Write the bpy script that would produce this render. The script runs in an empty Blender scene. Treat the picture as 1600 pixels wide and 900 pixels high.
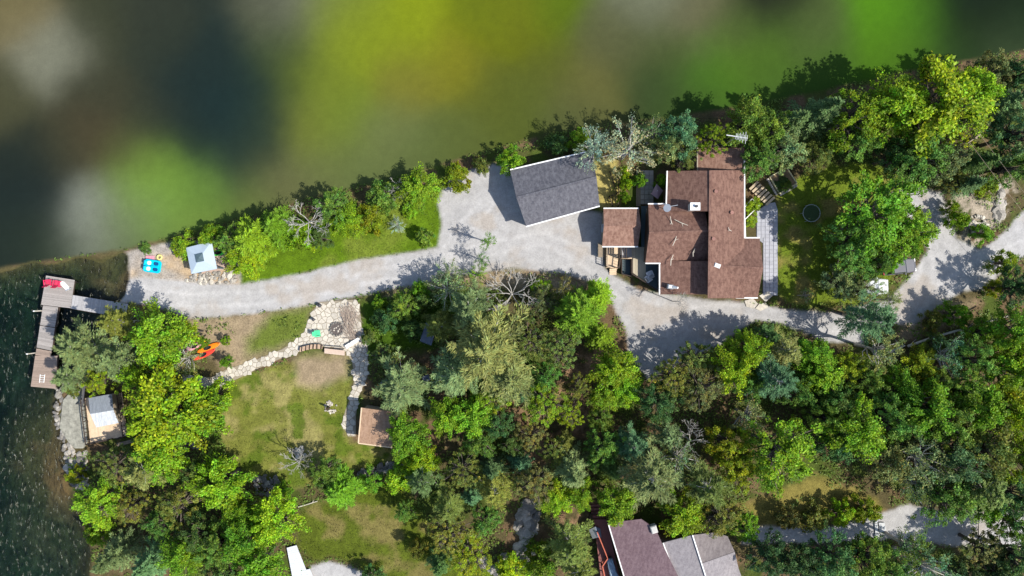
import bpy, bmesh, math, random
import numpy as np
from mathutils import Vector, Matrix

# ------------------------------------------------------------------ camera, sky, sun, exposure
scene = bpy.context.scene
CAM_H = 90.0          # drone height in metres
MPP = 0.08            # metres per photograph pixel on the ground (1600 px wide frame)
cam_d = bpy.data.cameras.new('camera')
cam = bpy.data.objects.new('camera', cam_d)
scene.collection.objects.link(cam)
cam.location = (0, 0, CAM_H)
cam.rotation_euler = (0, 0, 0)
cam_d.sensor_fit = 'HORIZONTAL'
cam_d.angle = 2 * math.atan(64.0 / CAM_H)
cam_d.clip_end = 3000
scene.camera = cam

SUN_EL = math.radians(49)
SUN_XY = (0.93, -0.37)                     # towards the sun, on the ground plane
world = bpy.data.worlds.new('World'); scene.world = world; world.use_nodes = True
wn = world.node_tree.nodes; wl = world.node_tree.links
sky = wn.new('ShaderNodeTexSky'); sky.sky_type = 'NISHITA'; sky.sun_disc = False
sky.sun_elevation = SUN_EL
sky.sun_rotation = math.atan2(SUN_XY[0], SUN_XY[1])
bg = wn['Background']; bg.inputs['Strength'].default_value = 0.15
wl.new(sky.outputs[0], bg.inputs['Color'])
sun_d = bpy.data.lights.new('sun', 'SUN'); sun_d.energy = 4.9; sun_d.angle = math.radians(0.5)
sun_d.color = (1.0, 0.95, 0.87)
sun = bpy.data.objects.new('sun', sun_d); scene.collection.objects.link(sun)
sdir = Vector((SUN_XY[0] * math.cos(SUN_EL), SUN_XY[1] * math.cos(SUN_EL), math.sin(SUN_EL))).normalized()
sun.rotation_euler = sdir.to_track_quat('Z', 'Y').to_euler()
sun.location = (40, -20, 60)
vs = scene.view_settings
vs.view_transform = 'Standard'; vs.look = 'None'; vs.exposure = 0.46; vs.gamma = 1.0; vs.use_curve_mapping = False
scene.cycles.max_bounces = 6
scene.cycles.diffuse_bounces = 2
scene.cycles.transparent_max_bounces = 8
scene.cycles.caustics_reflective = False
scene.cycles.caustics_refractive = False

COL = scene.collection
R = random.Random(7)
PI = math.pi

def P(px, py, h=0.0):
    """world point of the spot that stands at photograph pixel (px, py), h metres above the ground"""
    k = MPP * (CAM_H - h) / CAM_H
    return Vector(((px - 800) * k, (450 - py) * k, h))

def lin(r, g, b, f=1.0):
    def c(u):
        u /= 255.0
        return (u / 12.92 if u <= 0.04045 else ((u + 0.055) / 1.055) ** 2.4) * f
    return (c(r), c(g), c(b))

# ------------------------------------------------------------------ materials
MATS = {}
def nodes_of(name):
    m = bpy.data.materials.new(name); m.use_nodes = True
    return m, m.node_tree.nodes, m.node_tree.links, m.node_tree.nodes['Principled BSDF']

def mat(name, base, rough=0.7, var=0.2, scale=6.0, bump=0.0, metal=0.0, stretch=None, spec=0.3):
    if name in MATS: return MATS[name]
    m, n, l, b = nodes_of(name)
    b.inputs['Roughness'].default_value = rough
    b.inputs['Metallic'].default_value = metal
    b.inputs['Specular IOR Level'].default_value = spec
    tc = n.new('ShaderNodeTexCoord'); mp = n.new('ShaderNodeMapping')
    if stretch: mp.inputs['Scale'].default_value = stretch
    l.new(tc.outputs['Object'], mp.inputs['Vector'])
    nz = n.new('ShaderNodeTexNoise'); nz.inputs['Scale'].default_value = scale
    nz.inputs['Detail'].default_value = 6; nz.inputs['Roughness'].default_value = 0.65
    l.new(mp.outputs[0], nz.inputs['Vector'])
    rp = n.new('ShaderNodeValToRGB')
    rp.color_ramp.elements[0].position = 0.25; rp.color_ramp.elements[1].position = 0.75
    rp.color_ramp.elements[0].color = tuple(c * (1 - var) for c in base) + (1,)
    rp.color_ramp.elements[1].color = tuple(min(1, c * (1 + var)) for c in base) + (1,)
    l.new(nz.outputs['Fac'], rp.inputs['Fac'])
    # every object gets a slightly different tone
    oi = n.new('ShaderNodeObjectInfo'); mr = n.new('ShaderNodeMapRange')
    mr.inputs['To Min'].default_value = 1 - var * 0.5; mr.inputs['To Max'].default_value = 1 + var * 0.5
    l.new(oi.outputs['Random'], mr.inputs['Value'])
    hs = n.new('ShaderNodeHueSaturation')
    l.new(mr.outputs[0], hs.inputs['Value']); l.new(rp.outputs[0], hs.inputs['Color'])
    l.new(hs.outputs[0], b.inputs['Base Color'])
    if bump:
        bp = n.new('ShaderNodeBump'); bp.inputs['Strength'].default_value = bump; bp.inputs['Distance'].default_value = 0.05
        l.new(nz.outputs['Fac'], bp.inputs['Height']); l.new(bp.outputs[0], b.inputs['Normal'])
    MATS[name] = m
    return m

def shingle_mat(name, c1, c2, c3, bw=0.34, rh=0.15, rot=0.0):
    if name in MATS: return MATS[name]
    m, n, l, b = nodes_of(name)
    b.inputs['Roughness'].default_value = 0.9; b.inputs['Specular IOR Level'].default_value = 0.15
    tc = n.new('ShaderNodeTexCoord'); mp = n.new('ShaderNodeMapping')
    mp.inputs['Rotation'].default_value = (0, 0, rot)
    l.new(tc.outputs['Object'], mp.inputs['Vector'])
    br = n.new('ShaderNodeTexBrick'); br.inputs['Scale'].default_value = 1.0
    br.inputs['Brick Width'].default_value = bw; br.inputs['Row Height'].default_value = rh
    br.inputs['Mortar Size'].default_value = 0.008; br.inputs['Mortar Smooth'].default_value = 0.3
    br.inputs['Bias'].default_value = 0.0
    br.inputs['Color1'].default_value = c1 + (1,); br.inputs['Color2'].default_value = c2 + (1,)
    br.inputs['Mortar'].default_value = tuple(c * 0.55 for c in c1) + (1,)
    l.new(mp.outputs[0], br.inputs['Vector'])
    nz = n.new('ShaderNodeTexNoise'); nz.inputs['Scale'].default_value = 3.2; nz.inputs['Detail'].default_value = 6
    nz.inputs['Roughness'].default_value = 0.7
    mp2 = n.new('ShaderNodeMapping'); mp2.inputs['Scale'].default_value = (1.0, .42, 1); l.new(mp.outputs[0], mp2.inputs['Vector'])
    l.new(mp2.outputs[0], nz.inputs['Vector'])
    mx = n.new('ShaderNodeMix'); mx.data_type = 'RGBA'
    r2 = n.new('ShaderNodeValToRGB'); r2.color_ramp.elements[0].position = 0.42; r2.color_ramp.elements[1].position = 0.62
    l.new(nz.outputs['Fac'], r2.inputs['Fac'])
    ml = n.new('ShaderNodeMath'); ml.operation = 'MULTIPLY'; ml.inputs[1].default_value = 0.8
    l.new(r2.outputs[0], ml.inputs[0])
    l.new(ml.outputs[0], mx.inputs['Factor']); l.new(br.outputs['Color'], mx.inputs['A'])
    mx.inputs['B'].default_value = c3 + (1,)
    l.new(mx.outputs['Result'], b.inputs['Base Color'])
    bp = n.new('ShaderNodeBump'); bp.inputs['Strength'].default_value = 0.5; bp.inputs['Distance'].default_value = 0.02
    l.new(br.outputs['Fac'], bp.inputs['Height']); bp.invert = True
    l.new(bp.outputs[0], b.inputs['Normal'])
    MATS[name] = m
    return m

def leaf_mat(name, transl=0.35, rough=0.55):
    m = bpy.data.materials.new(name); m.use_nodes = True
    n = m.node_tree.nodes; l = m.node_tree.links
    b = n['Principled BSDF']; out = n['Material Output']
    b.inputs['Roughness'].default_value = rough; b.inputs['Specular IOR Level'].default_value = 0.25
    oi = n.new('ShaderNodeObjectInfo'); at = n.new('ShaderNodeAttribute'); at.attribute_name = 'tint'
    mx = n.new('ShaderNodeMix'); mx.data_type = 'RGBA'; mx.blend_type = 'MULTIPLY'; mx.inputs['Factor'].default_value = 1
    l.new(oi.outputs['Color'], mx.inputs['A']); l.new(at.outputs['Color'], mx.inputs['B'])
    l.new(mx.outputs['Result'], b.inputs['Base Color'])
    tr = n.new('ShaderNodeBsdfTranslucent'); l.new(mx.outputs['Result'], tr.inputs['Color'])
    ms = n.new('ShaderNodeMixShader'); ms.inputs['Fac'].default_value = transl
    l.new(b.outputs[0], ms.inputs[1]); l.new(tr.outputs[0], ms.inputs[2]); l.new(ms.outputs[0], out.inputs['Surface'])
    MATS[name] = m
    return m

LEAF = leaf_mat('leaf_green', 0.35)
NEEDLE = leaf_mat('needle_green', 0.15, 0.6)
BARK = mat('bark_grey_brown', (0.12, 0.10, 0.08), 0.9, 0.35, 5, 0.6, stretch=(3, 3, 0.6))
DEADWOOD = mat('dead_wood_grey', (0.42, 0.40, 0.36), 0.9, 0.25, 5, 0.4, stretch=(3, 3, 0.8))
BIRCH = mat('pale_birch_bark', (0.50, 0.46, 0.38), 0.85, 0.3, 4, 0.3)
BROWN_SH = shingle_mat('brown_shingle', lin(124, 94, 83, .76), lin(107, 79, 70, .76), lin(146, 114, 100, .76))
TAN_SH = shingle_mat('tan_brown_shingle', lin(146, 112, 97, .78), lin(124, 93, 81, .78), lin(170, 137, 120, .78))
GREY_SH = shingle_mat('charcoal_shingle', lin(98, 98, 104, .8), lin(82, 82, 90, .8), lin(116, 116, 122, .8), rot=-0.26)
MAUVE_SH = shingle_mat('dark_mauve_shingle', lin(118, 98, 102, .8), lin(104, 84, 90, .8), lin(132, 112, 116, .8), rot=0.3)
LGREY_SH = shingle_mat('light_grey_shingle', lin(150, 144, 146, .8), lin(136, 130, 132, .8), lin(164, 158, 158, .8), rot=0.3)
SHED_SH = shingle_mat('salmon_shingle', lin(172, 140, 114, .74), lin(154, 124, 102, .74), lin(184, 152, 128, .74))
SIDING = mat('brown_siding', lin(120, 96, 80, .8), 0.8, 0.12, 2, 0.2, stretch=(.3, .3, 8))
BEIGE_WALL = mat('beige_siding', lin(170, 158, 140, .8), 0.8, 0.12, 2, 0.2, stretch=(.3, .3, 8))
WHITE = mat('white_trim', (0.72, 0.72, 0.70), 0.5, 0.06, 8)
GLASS = mat('window_glass_dark', (0.03, 0.04, 0.05), 0.08, 0.1, 1, spec=0.6)
FRAME = mat('window_frame_white', (0.6, 0.6, 0.58), 0.5, 0.05, 5)
WEATHERED = mat('weathered_deck_board', lin(165, 158, 152, .8), 0.85, 0.28, 5, 0.3, stretch=(.6, 8, 8))
WEATHERED_Y = mat('weathered_grey_plank', lin(178, 176, 176, .8), 0.85, 0.25, 5, 0.3, stretch=(8, .6, 8))
BROWNDOCK = mat('brown_dock_board', lin(158, 140, 126, .8), 0.85, 0.28, 5, 0.3, stretch=(.6, 8, 8))
PALEWOOD = mat('pale_new_wood', lin(222, 196, 164, .8), 0.8, 0.15, 5, 0.2)
GREYWOOD = mat('grey_brown_wood', lin(150, 135, 115, .8), 0.85, 0.2, 5, 0.2)
DARKWOOD = mat('dark_stained_wood', lin(70, 58, 50, .8), 0.8, 0.2, 5, 0.2)
DARKDECK = mat('dark_teal_deck', lin(84, 100, 104, .8), 0.8, 0.2, 5, 0.2, stretch=(8, .6, 8))
REDWOOD = mat('red_stained_wood', lin(196, 106, 82, .8), 0.8, 0.18, 5, 0.2)
REDDECK = mat('red_brown_deck', lin(140, 90, 84, .8), 0.85, 0.18, 5, 0.2)
FLAG = mat('cream_flagstone', lin(205, 197, 182, .76), 0.85, 0.26, 3, 0.5)
GRANITE = mat('grey_granite', lin(160, 154, 144, .8), 0.9, 0.5, 4, 1.0)
DARKROCK = mat('dark_lichen_rock', lin(120, 116, 110, .8), 0.9, 0.4, 3, 0.8)
CONCRETE = mat('pale_concrete', lin(196, 194, 188, .8), 0.9, 0.12, 2, 0.2)
SLATE = mat('blue_grey_paver', lin(176, 177, 184, .8), 0.85, 0.14, 3, 0.2)
ASH = mat('ash_and_char', lin(96, 88, 84, .8), 0.95, 0.4, 9, 0.4)
STEEL = mat('galvanised_steel', (0.55, 0.56, 0.57), 0.45, 0.12, 4, 0.0, 0.6)
DARKSTEEL = mat('dark_steel', (0.05, 0.05, 0.055), 0.5, 0.1, 4)
ROOFMETAL = mat('corrugated_grey_metal', lin(150, 158, 168, .8), 0.5, 0.3, 2.2, 0, 0.3, stretch=(4, .4, 1))
ROOFMETAL2 = mat('corrugated_pale_metal', lin(196, 202, 210, .8), 0.5, 0.35, 2.2, 0, 0.2, stretch=(4, .3, 1))
GAZEBO = mat('pale_blue_grey_panel', lin(178, 194, 208, .8), 0.6, 0.06, 1.5)
GAZEBO2 = mat('slate_vent_panel', lin(84, 104, 112, .8), 0.6, 0.08, 3)
MAUVE = mat('mauve_canvas', lin(158, 132, 138, .8), 0.85, 0.08, 2)
RED = mat('red_plastic', (0.62, 0.03, 0.09), 0.5, 0.12, 6)
GREEN = mat('mint_green_plastic', lin(88, 222, 160, .8), 0.5, 0.08, 6)
LIME = mat('lime_green_plastic', lin(80, 225, 80, .8), 0.45, 0.08, 3)
TURQ = mat('turquoise_plastic', lin(0, 190, 220, .85), 0.4, 0.1, 4)
NAVY = mat('navy_plastic', lin(0, 80, 140, .8), 0.5, 0.1, 4)
YELLOW = mat('yellow_plastic', lin(250, 220, 20, .85), 0.45, 0.08, 3)
ORANGE = mat('orange_plastic', lin(245, 130, 30, .85), 0.45, 0.1, 3)
KRED = mat('coral_red_plastic', lin(225, 66, 52, .85), 0.45, 0.1, 3)
PINK = mat('faded_pink_plastic', lin(220, 150, 165, .8), 0.6, 0.1, 3)
TARP = mat('pale_blue_tarp', lin(150, 172, 190, .8), 0.6, 0.25, 3, 0.6)
CARWHITE = mat('white_car_paint', (0.6, 0.63, 0.66), 0.2, 0.02, 2, spec=0.6)
CARGREY = mat('dark_grey_car_paint', (0.10, 0.10, 0.115), 0.25, 0.04, 2, spec=0.6)
RUBBER = mat('black_rubber', (0.02, 0.02, 0.02), 0.8, 0.1, 5)
BEDSOIL = mat('garden_soil', lin(150, 128, 98, .8), 0.95, 0.3, 6, 0.5)
STICK = mat('grey_brush_stick', lin(176, 160, 146, .8), 0.9, 0.25, 6, 0.3)
CUTWOOD = mat('cut_firewood', lin(186, 160, 136, .8), 0.9, 0.25, 6, 0.3)

# ------------------------------------------------------------------ mesh building helpers
class MB:
    def __init__(s): s.v = []; s.f = []
    def add(s, vs, fs):
        o = len(s.v); s.v += [tuple(v) for v in vs]; s.f += [tuple(i + o for i in f) for f in fs]; return s
    def hexa(s, b, t):
        """eight corners: bottom four and top four, same order (counter-clockwise from above)"""
        return s.add(list(b) + list(t), [(3, 2, 1, 0), (4, 5, 6, 7), (0, 1, 5, 4), (1, 2, 6, 5), (2, 3, 7, 6), (3, 0, 4, 7)])
    def box(s, c, size, rz=0.0, ry=0.0, rx=0.0):
        m = Matrix.Translation(Vector(c)) @ Matrix.Rotation(rz, 4, 'Z') @ Matrix.Rotation(ry, 4, 'Y') @ Matrix.Rotation(rx, 4, 'X')
        x, y, z = (d / 2 for d in size)
        q = [m @ Vector(p) for p in ((-x, -y, -z), (x, -y, -z), (x, y, -z), (-x, y, -z), (-x, -y, z), (x, -y, z), (x, y, z), (-x, y, z))]
        return s.hexa(q[:4], q[4:])
    def cham(s, c, size, rz=0.0, ch=0.03):
        """box with a chamfered top edge"""
        x, y, z = (d / 2 for d in size)
        m = Matrix.Translation(Vector(c)) @ Matrix.Rotation(rz, 4, 'Z')
        rings = []
        for (dx, zz) in ((0, -z), (0, z - ch), (ch, z)):
            rings.append([m @ Vector(p) for p in ((-x + dx, -y + dx, zz), (x - dx, -y + dx, zz), (x - dx, y - dx, zz), (-x + dx, y - dx, zz))])
        return s.loft(rings)
    def loft(s, rings, caps=True):
        n = len(rings[0]); vs = [p for r in rings for p in r]; fs = []
        for k in range(len(rings) - 1):
            for i in range(n):
                j = (i + 1) % n
                fs.append((k * n + i, k * n + j, (k + 1) * n + j, (k + 1) * n + i))
        if caps:
            fs.append(tuple(reversed(range(n)))); fs.append(tuple((len(rings) - 1) * n + i for i in range(n)))
        return s.add(vs, fs)
    def prism(s, poly, z0, z1):
        return s.loft([[(p[0], p[1], z0) for p in poly], [(p[0], p[1], z1) for p in poly]])
    def slab(s, pts, t):
        """roof plane: polygon of 3D points with vertical thickness t"""
        return s.loft([[(p[0], p[1], p[2] - t) for p in pts], [tuple(p) for p in pts]])
    def beam(s, a, b, w, h=None):
        a = Vector(a); b = Vector(b); d = b - a; L = d.length
        if L < 1e-6: return s
        h = h or w; d.normalize()
        up = Vector((0, 0, 1)) if abs(d.z) < 0.95 else Vector((1, 0, 0))
        x = d.cross(up).normalized() * (w / 2); y = x.cross(d).normalized() * (h / 2)
        r = lambda p: [p - x - y, p + x - y, p + x + y, p - x + y]
        return s.loft([r(a), r(b)])
    def tube(s, path, radii, n=6):
        path = [Vector(p) for p in path]; rings = []
        for i, p in enumerate(path):
            d = (path[min(i + 1, len(path) - 1)] - path[max(i - 1, 0)])
            if d.length < 1e-9: d = Vector((0, 0, 1))
            d.normalize()
            up = Vector((0, 0, 1)) if abs(d.z) < 0.9 else Vector((1, 0, 0))
            x = d.cross(up).normalized(); y = x.cross(d)
            r = radii[i] if hasattr(radii, '__len__') else radii
            rings.append([p + (x * math.cos(2 * PI * k / n) + y * math.sin(2 * PI * k / n)) * r for k in range(n)])
        return s.loft(rings)
    def build(s, name, m, parent=None, smooth=False):
        off = Vector((0, 0, 0))
        if parent is not None:
            q = parent
            while q is not None: off += q.location; q = q.parent
        me = bpy.data.meshes.new(name)
        me.from_pydata([(v[0] - off.x, v[1] - off.y, v[2] - off.z) for v in s.v], [], s.f)
        bm = bmesh.new(); bm.from_mesh(me); bmesh.ops.recalc_face_normals(bm, faces=bm.faces); bm.to_mesh(me); bm.free()
        me.materials.append(m)
        if smooth:
            for p in me.polygons: p.use_smooth = True
        o = bpy.data.objects.new(name, me); COL.objects.link(o)
        if parent is not None: o.parent = parent
        return o

def thing(name, label, cat, loc=(0, 0, 0), group=None):
    o = bpy.data.objects.new(name, None); COL.objects.link(o); o.location = loc
    o.empty_display_size = 0.3
    o['label'] = label; o['category'] = cat
    if group: o['group'] = group
    return o
def tag(o, label, cat, group=None):
    o['label'] = label; o['category'] = cat
    if group: o['group'] = group
    return o
def linked(me, name, parent, loc=(0, 0, 0), rot=(0, 0, 0), sc=(1, 1, 1)):
    o = bpy.data.objects.new(name, me); COL.objects.link(o); o.parent = parent
    o.location = loc; o.rotation_euler = rot; o.scale = sc
    return o

# ------------------------------------------------------------------ terrain
rng = np.random.default_rng(11)
def vnoise(x, y, seed):
    xi = np.floor(x).astype(np.int64); yi = np.floor(y).astype(np.int64)
    fx = x - xi; fy = y - yi; fx = fx * fx * (3 - 2 * fx); fy = fy * fy * (3 - 2 * fy)
    def h(a, b):
        n = (a * 374761393 + b * 668265263 + seed * 974711) & 0x7fffffff
        n = ((n ^ (n >> 13)) * 1274126177) & 0x7fffffff
        n = n ^ (n >> 16)
        return (n & 0xffff) / 65535.0
    return (h(xi, yi) * (1 - fx) + h(xi + 1, yi) * fx) * (1 - fy) + (h(xi, yi + 1) * (1 - fx) + h(xi + 1, yi + 1) * fx) * fy
def fbm(x, y, seed, octv=4):
    s = 0; a = 0.5
    for k in range(octv):
        s = s + a * (vnoise(x * 2 ** k, y * 2 ** k, seed + k * 17) - 0.5); a *= 0.5
    return s                                  # about -0.4 .. 0.4
def sdf(poly, x, y):
    """signed distance, positive inside"""
    d = np.full(x.shape, 1e9); ins = np.zeros(x.shape, bool); n = len(poly)
    for i in range(n):
        x0, y0 = poly[i]; x1, y1 = poly[(i + 1) % n]
        ex, ey = x1 - x0, y1 - y0
        t = np.clip(((x - x0) * ex + (y - y0) * ey) / (ex * ex + ey * ey + 1e-9), 0, 1)
        d = np.minimum(d, (x - x0 - t * ex) ** 2 + (y - y0 - t * ey) ** 2)
        c = ((y0 > y) != (y1 > y)) & (x < ex * (y - y0) / (ey if ey else 1e-9) + x0)
        ins ^= c
    d = np.sqrt(d)
    return np.where(ins, d, -d)
def sstep(a, b, v):
    t = np.clip((v - a) / (b - a), 0, 1); return t * t * (3 - 2 * t)

GX = np.arange(-74, 74.01, 0.25); GY = np.arange(-43, 43.01, 0.25)
X, Y = np.meshgrid(GX, GY)
px = X / MPP + 800; py = 450 - Y / MPP            # photograph pixels of each ground vertex

LAKE = [(-600, 1400), (-600, 506), (-100, 436), (-40, 420), (0, 424), (50, 408), (85, 412), (120, 400), (160, 402), (190, 392), (200, 400), (199, 440), (190, 468), (175, 490), (130, 555),
        (97, 600), (90, 660), (100, 690), (108, 750), (122, 800), (143, 855), (140, 905), (120, 1400)]
BOUND = [(-700, 520), (0, 420), (205, 389), (350, 347), (520, 302), (640, 271), (760, 237), (850, 212), (900, 203), (1000, 190), (1130, 172),
         (1250, 149), (1400, 116), (1600, 80), (2400, -90), (2400, -900), (-700, -900)]
DRIVE = [[(186, 472), (196, 440), (225, 432), (300, 440), (375, 445), (450, 432), (560, 407), (640, 394), (684, 386), (690, 352), (684, 318), (694, 288),
          (735, 266), (770, 258), (800, 262), (830, 340), (905, 325), (945, 335), (945, 420), (1000, 455), (1080, 464), (1150, 472), (1230, 484),
          (1330, 492), (1352, 505), (1348, 536), (1290, 534), (1225, 505), (1180, 500), (1120, 540), (1070, 565), (1012, 595), (985, 560),
          (975, 510), (940, 446), (880, 428), (800, 418), (720, 430), (640, 446), (560, 462), (490, 474), (400, 490), (300, 497), (230, 476)],
         [(1395, 300), (1420, 293), (1470, 300), (1484, 330), (1495, 372), (1530, 390), (1570, 362), (1600, 330), (1680, 300), (1680, 392), (1600, 402),
          (1570, 422), (1540, 452), (1505, 455), (1470, 475), (1430, 505), (1380, 505), (1325, 512), (1330, 482), (1390, 470), (1425, 430), (1450, 390),
          (1430, 350), (1404, 330)],
         [(1160, 824), (1310, 822), (1380, 800), (1420, 788), (1470, 800), (1590, 800), (1680, 810), (1680, 862), (1470, 852), (1400, 842), (1310, 848), (1160, 850)],
         [(474, 940), (486, 884), (515, 877), (545, 884), (575, 900), (600, 940)]]
LAWN_UP = [(368, 446), (360, 415), (400, 375), (480, 350), (600, 310), (660, 290), (694, 280), (690, 350), (686, 386), (640, 394), (560, 407), (450, 432), (376, 446)]
LAWN_LOW = [(345, 600), (440, 568), (480, 554), (545, 555), (552, 600), (543, 650), (548, 690), (610, 702), (622, 712), (590, 730), (500, 752), (450, 766), (400, 752), (355, 705), (340, 650)]
LAWN_MID = [(385, 530), (425, 488), (485, 480), (478, 520), (430, 550), (388, 556)]
LAWN_E = [(1213, 300), (1255, 270), (1330, 258), (1400, 268), (1405, 300), (1400, 430), (1340, 478), (1235, 474), (1213, 460)]
LAWN_S = [(466, 800), (540, 772), (620, 748), (648, 790), (690, 860), (770, 878), (790, 940), (590, 940), (560, 888), (520, 874), (485, 880), (462, 850)]
CLEAR_S = [(1140, 795), (1280, 745), (1370, 778), (1384, 800), (1300, 818), (1165, 822)]
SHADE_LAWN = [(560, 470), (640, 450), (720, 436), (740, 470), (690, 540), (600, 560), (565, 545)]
DIRT = [[(290, 500), (480, 478), (492, 500), (440, 550), (350, 585), (320, 545)], [(458, 560), (542, 552), (545, 588), (500, 606), (465, 600)],
        [(1410, 505), (1475, 475), (1530, 470), (1500, 500), (1440, 530), (1410, 525)], [(640, 440), (800, 420), (930, 440), (900, 455), (740, 445), (600, 465)]]
NEEDLES = [[(885, 560), (940, 545), (945, 610), (930, 660), (860, 680), (840, 640), (870, 600)], [(800, 640), (850, 650), (850, 720), (800, 720)],
           [(840, 740), (880, 640), (930, 640), (950, 670)], [(880, 785), (930, 780), (940, 820), (900, 850), (880, 820)]]
SAND = [[(212, 400), (250, 398), (292, 392), (362, 382), (372, 442), (250, 442), (205, 430)]]
BEACH = [(195, 395), (225, 385), (292, 378), (380, 376), (376, 448), (260, 444), (230, 470), (186, 474)]
DRYGRASS = [(925, 255), (965, 250), (968, 330), (940, 326)]
ROCKY = [(1488, 290), (1530, 275), (1575, 272), (1590, 300), (1560, 360), (1530, 386), (1495, 372), (1484, 330)]

w1 = fbm(X * 0.35, Y * 0.35, 3) ; w2 = fbm(X * 1.3, Y * 1.3, 5); w3 = fbm(X * 0.12, Y * 0.12, 9)
fine = fbm(X * 2.7, Y * 2.7, 21, 2)
wob = (w1 * 14 + w2 * 9)                             # pixels of edge wobble
def weight(poly, soft, wobble=1.0):
    return sstep(-soft, soft, sdf(poly, px, py) + wob * wobble)
def layer(c, col, w, var=0.25, n=None):
    n = w2 if n is None else n
    t = np.array(col)[None, None, :] * (1 + n[..., None] * 2 * var)
    return c * (1 - w[..., None]) + t * w[..., None]
LIT = 0.72
L = lambda r, g, b: lin(r, g, b, LIT)
bed_d = sdf(LAKE, px, py)
bnd_d = sdf(BOUND, px, py)
c = np.zeros(X.shape + (3,)); c[:] = L(92, 84, 56)
c = layer(c, L(78, 92, 38), sstep(-0.05, 0.12, w1), 0.4)
c = layer(c, L(112, 92, 68), sstep(0.02, 0.16, fbm(X * .5, Y * .5, 33)), 0.4)
for q in NEEDLES: c = layer(c, L(150, 120, 92), weight(q, 10) * sstep(-.22, .1, w1 + w2), 0.4)
c = layer(c, L(92, 120, 22), weight(LAWN_UP, 3, .3), 0.3)
c = layer(c, L(112, 128, 44), weight(LAWN_UP, 3, .3) * sstep(0.02, 0.2, w3 + w1 * .6), 0.2)
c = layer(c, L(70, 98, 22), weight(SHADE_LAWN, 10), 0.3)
low = weight(LAWN_LOW, 5)
c = layer(c, L(118, 122, 54), low, 0.35)
c = layer(c, L(150, 142, 88), low * sstep(-0.06, 0.16, fbm(X * .45, Y * .45, 61)) * .85, 0.3)
c = layer(c, L(88, 108, 30), low * sstep(0.02, 0.16, fbm(X * .6, Y * .6, 71)) * .9, 0.3)
c = layer(c, L(106, 124, 36), weight(LAWN_E, 4), 0.25)
c = layer(c, L(146, 130, 76), weight(LAWN_E, 4) * .8 * sstep(0.04, 0.22, fbm(X * .3, Y * .3, 81)), 0.2)
sl = weight(LAWN_S, 8)
c = layer(c, L(88, 100, 30), sl, 0.3); c = layer(c, L(124, 116, 66), sl * sstep(0.0, 0.18, fbm(X * .4, Y * .4, 91)), 0.2)
c = layer(c, L(136, 126, 66), weight(CLEAR_S, 8), 0.25)
c = layer(c, L(178, 164, 98), weight(DRYGRASS, 4, .3), 0.2)
for q in DIRT: c = layer(c, L(160, 142, 114), weight(q, 12), 0.22)
c = layer(c, L(104, 118, 48), weight(LAWN_MID, 14), 0.25)
c = layer(c, L(176, 168, 158), weight(BEACH, 4, .4), 0.25)
for q in SAND: c = layer(c, L(190, 166, 134), weight(q, 6) * sstep(-.2, .1, w1), 0.2)
c = layer(c, L(168, 156, 138), weight(ROCKY, 6) * sstep(-.12, .08, w2 + w1), 0.4)
drv = np.zeros(X.shape)
for q in DRIVE: drv = np.maximum(drv, weight(q, 3.5, .45))
def polydist(pts):
    d = np.full(px.shape, 1e9)
    for (xa, ya), (xb, yb) in zip(pts[:-1], pts[1:]):
        ex, ey = xb - xa, yb - ya; t_ = np.clip(((px - xa) * ex + (py - ya) * ey) / (ex * ex + ey * ey), 0, 1)
        d = np.minimum(d, np.hypot(px - xa - t_ * ex, py - ya - t_ * ey))
    return d
tracks = np.zeros(X.shape)
for cl in ([(205, 458), (300, 470), (400, 466), (500, 450), (600, 428), (690, 408), (780, 385), (850, 372), (900, 395), (950, 432), (1000, 480), (1080, 490), (1180, 484), (1260, 504), (1340, 512), (1420, 485), (1490, 440), (1560, 405), (1640, 365)],
           [(690, 408), (720, 360), (760, 320)], [(1440, 480), (1450, 410), (1430, 330)]):
    d_ = polydist(cl) + w1 * 5
    tracks = np.maximum(tracks, np.exp(-((d_ - 9.5) / 3.2) ** 2)); tracks = tracks - .55 * np.exp(-(d_ / 4.0) ** 2)
gravel = np.array(L(183, 181, 179))[None, None, :] * (1 + tracks[..., None] * .13) * (1 + w2[..., None] * .22 + w3[..., None] * .25 + fine[..., None] * .3)
g2 = np.array(L(176, 164, 150))[None, None, :] * np.ones(X.shape + (1,))
gm = sstep(0.06, 0.25, w1)[..., None] * .6
c = c * (1 - drv[..., None]) + (gravel * (1 - gm) + g2 * gm) * drv[..., None]

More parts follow.
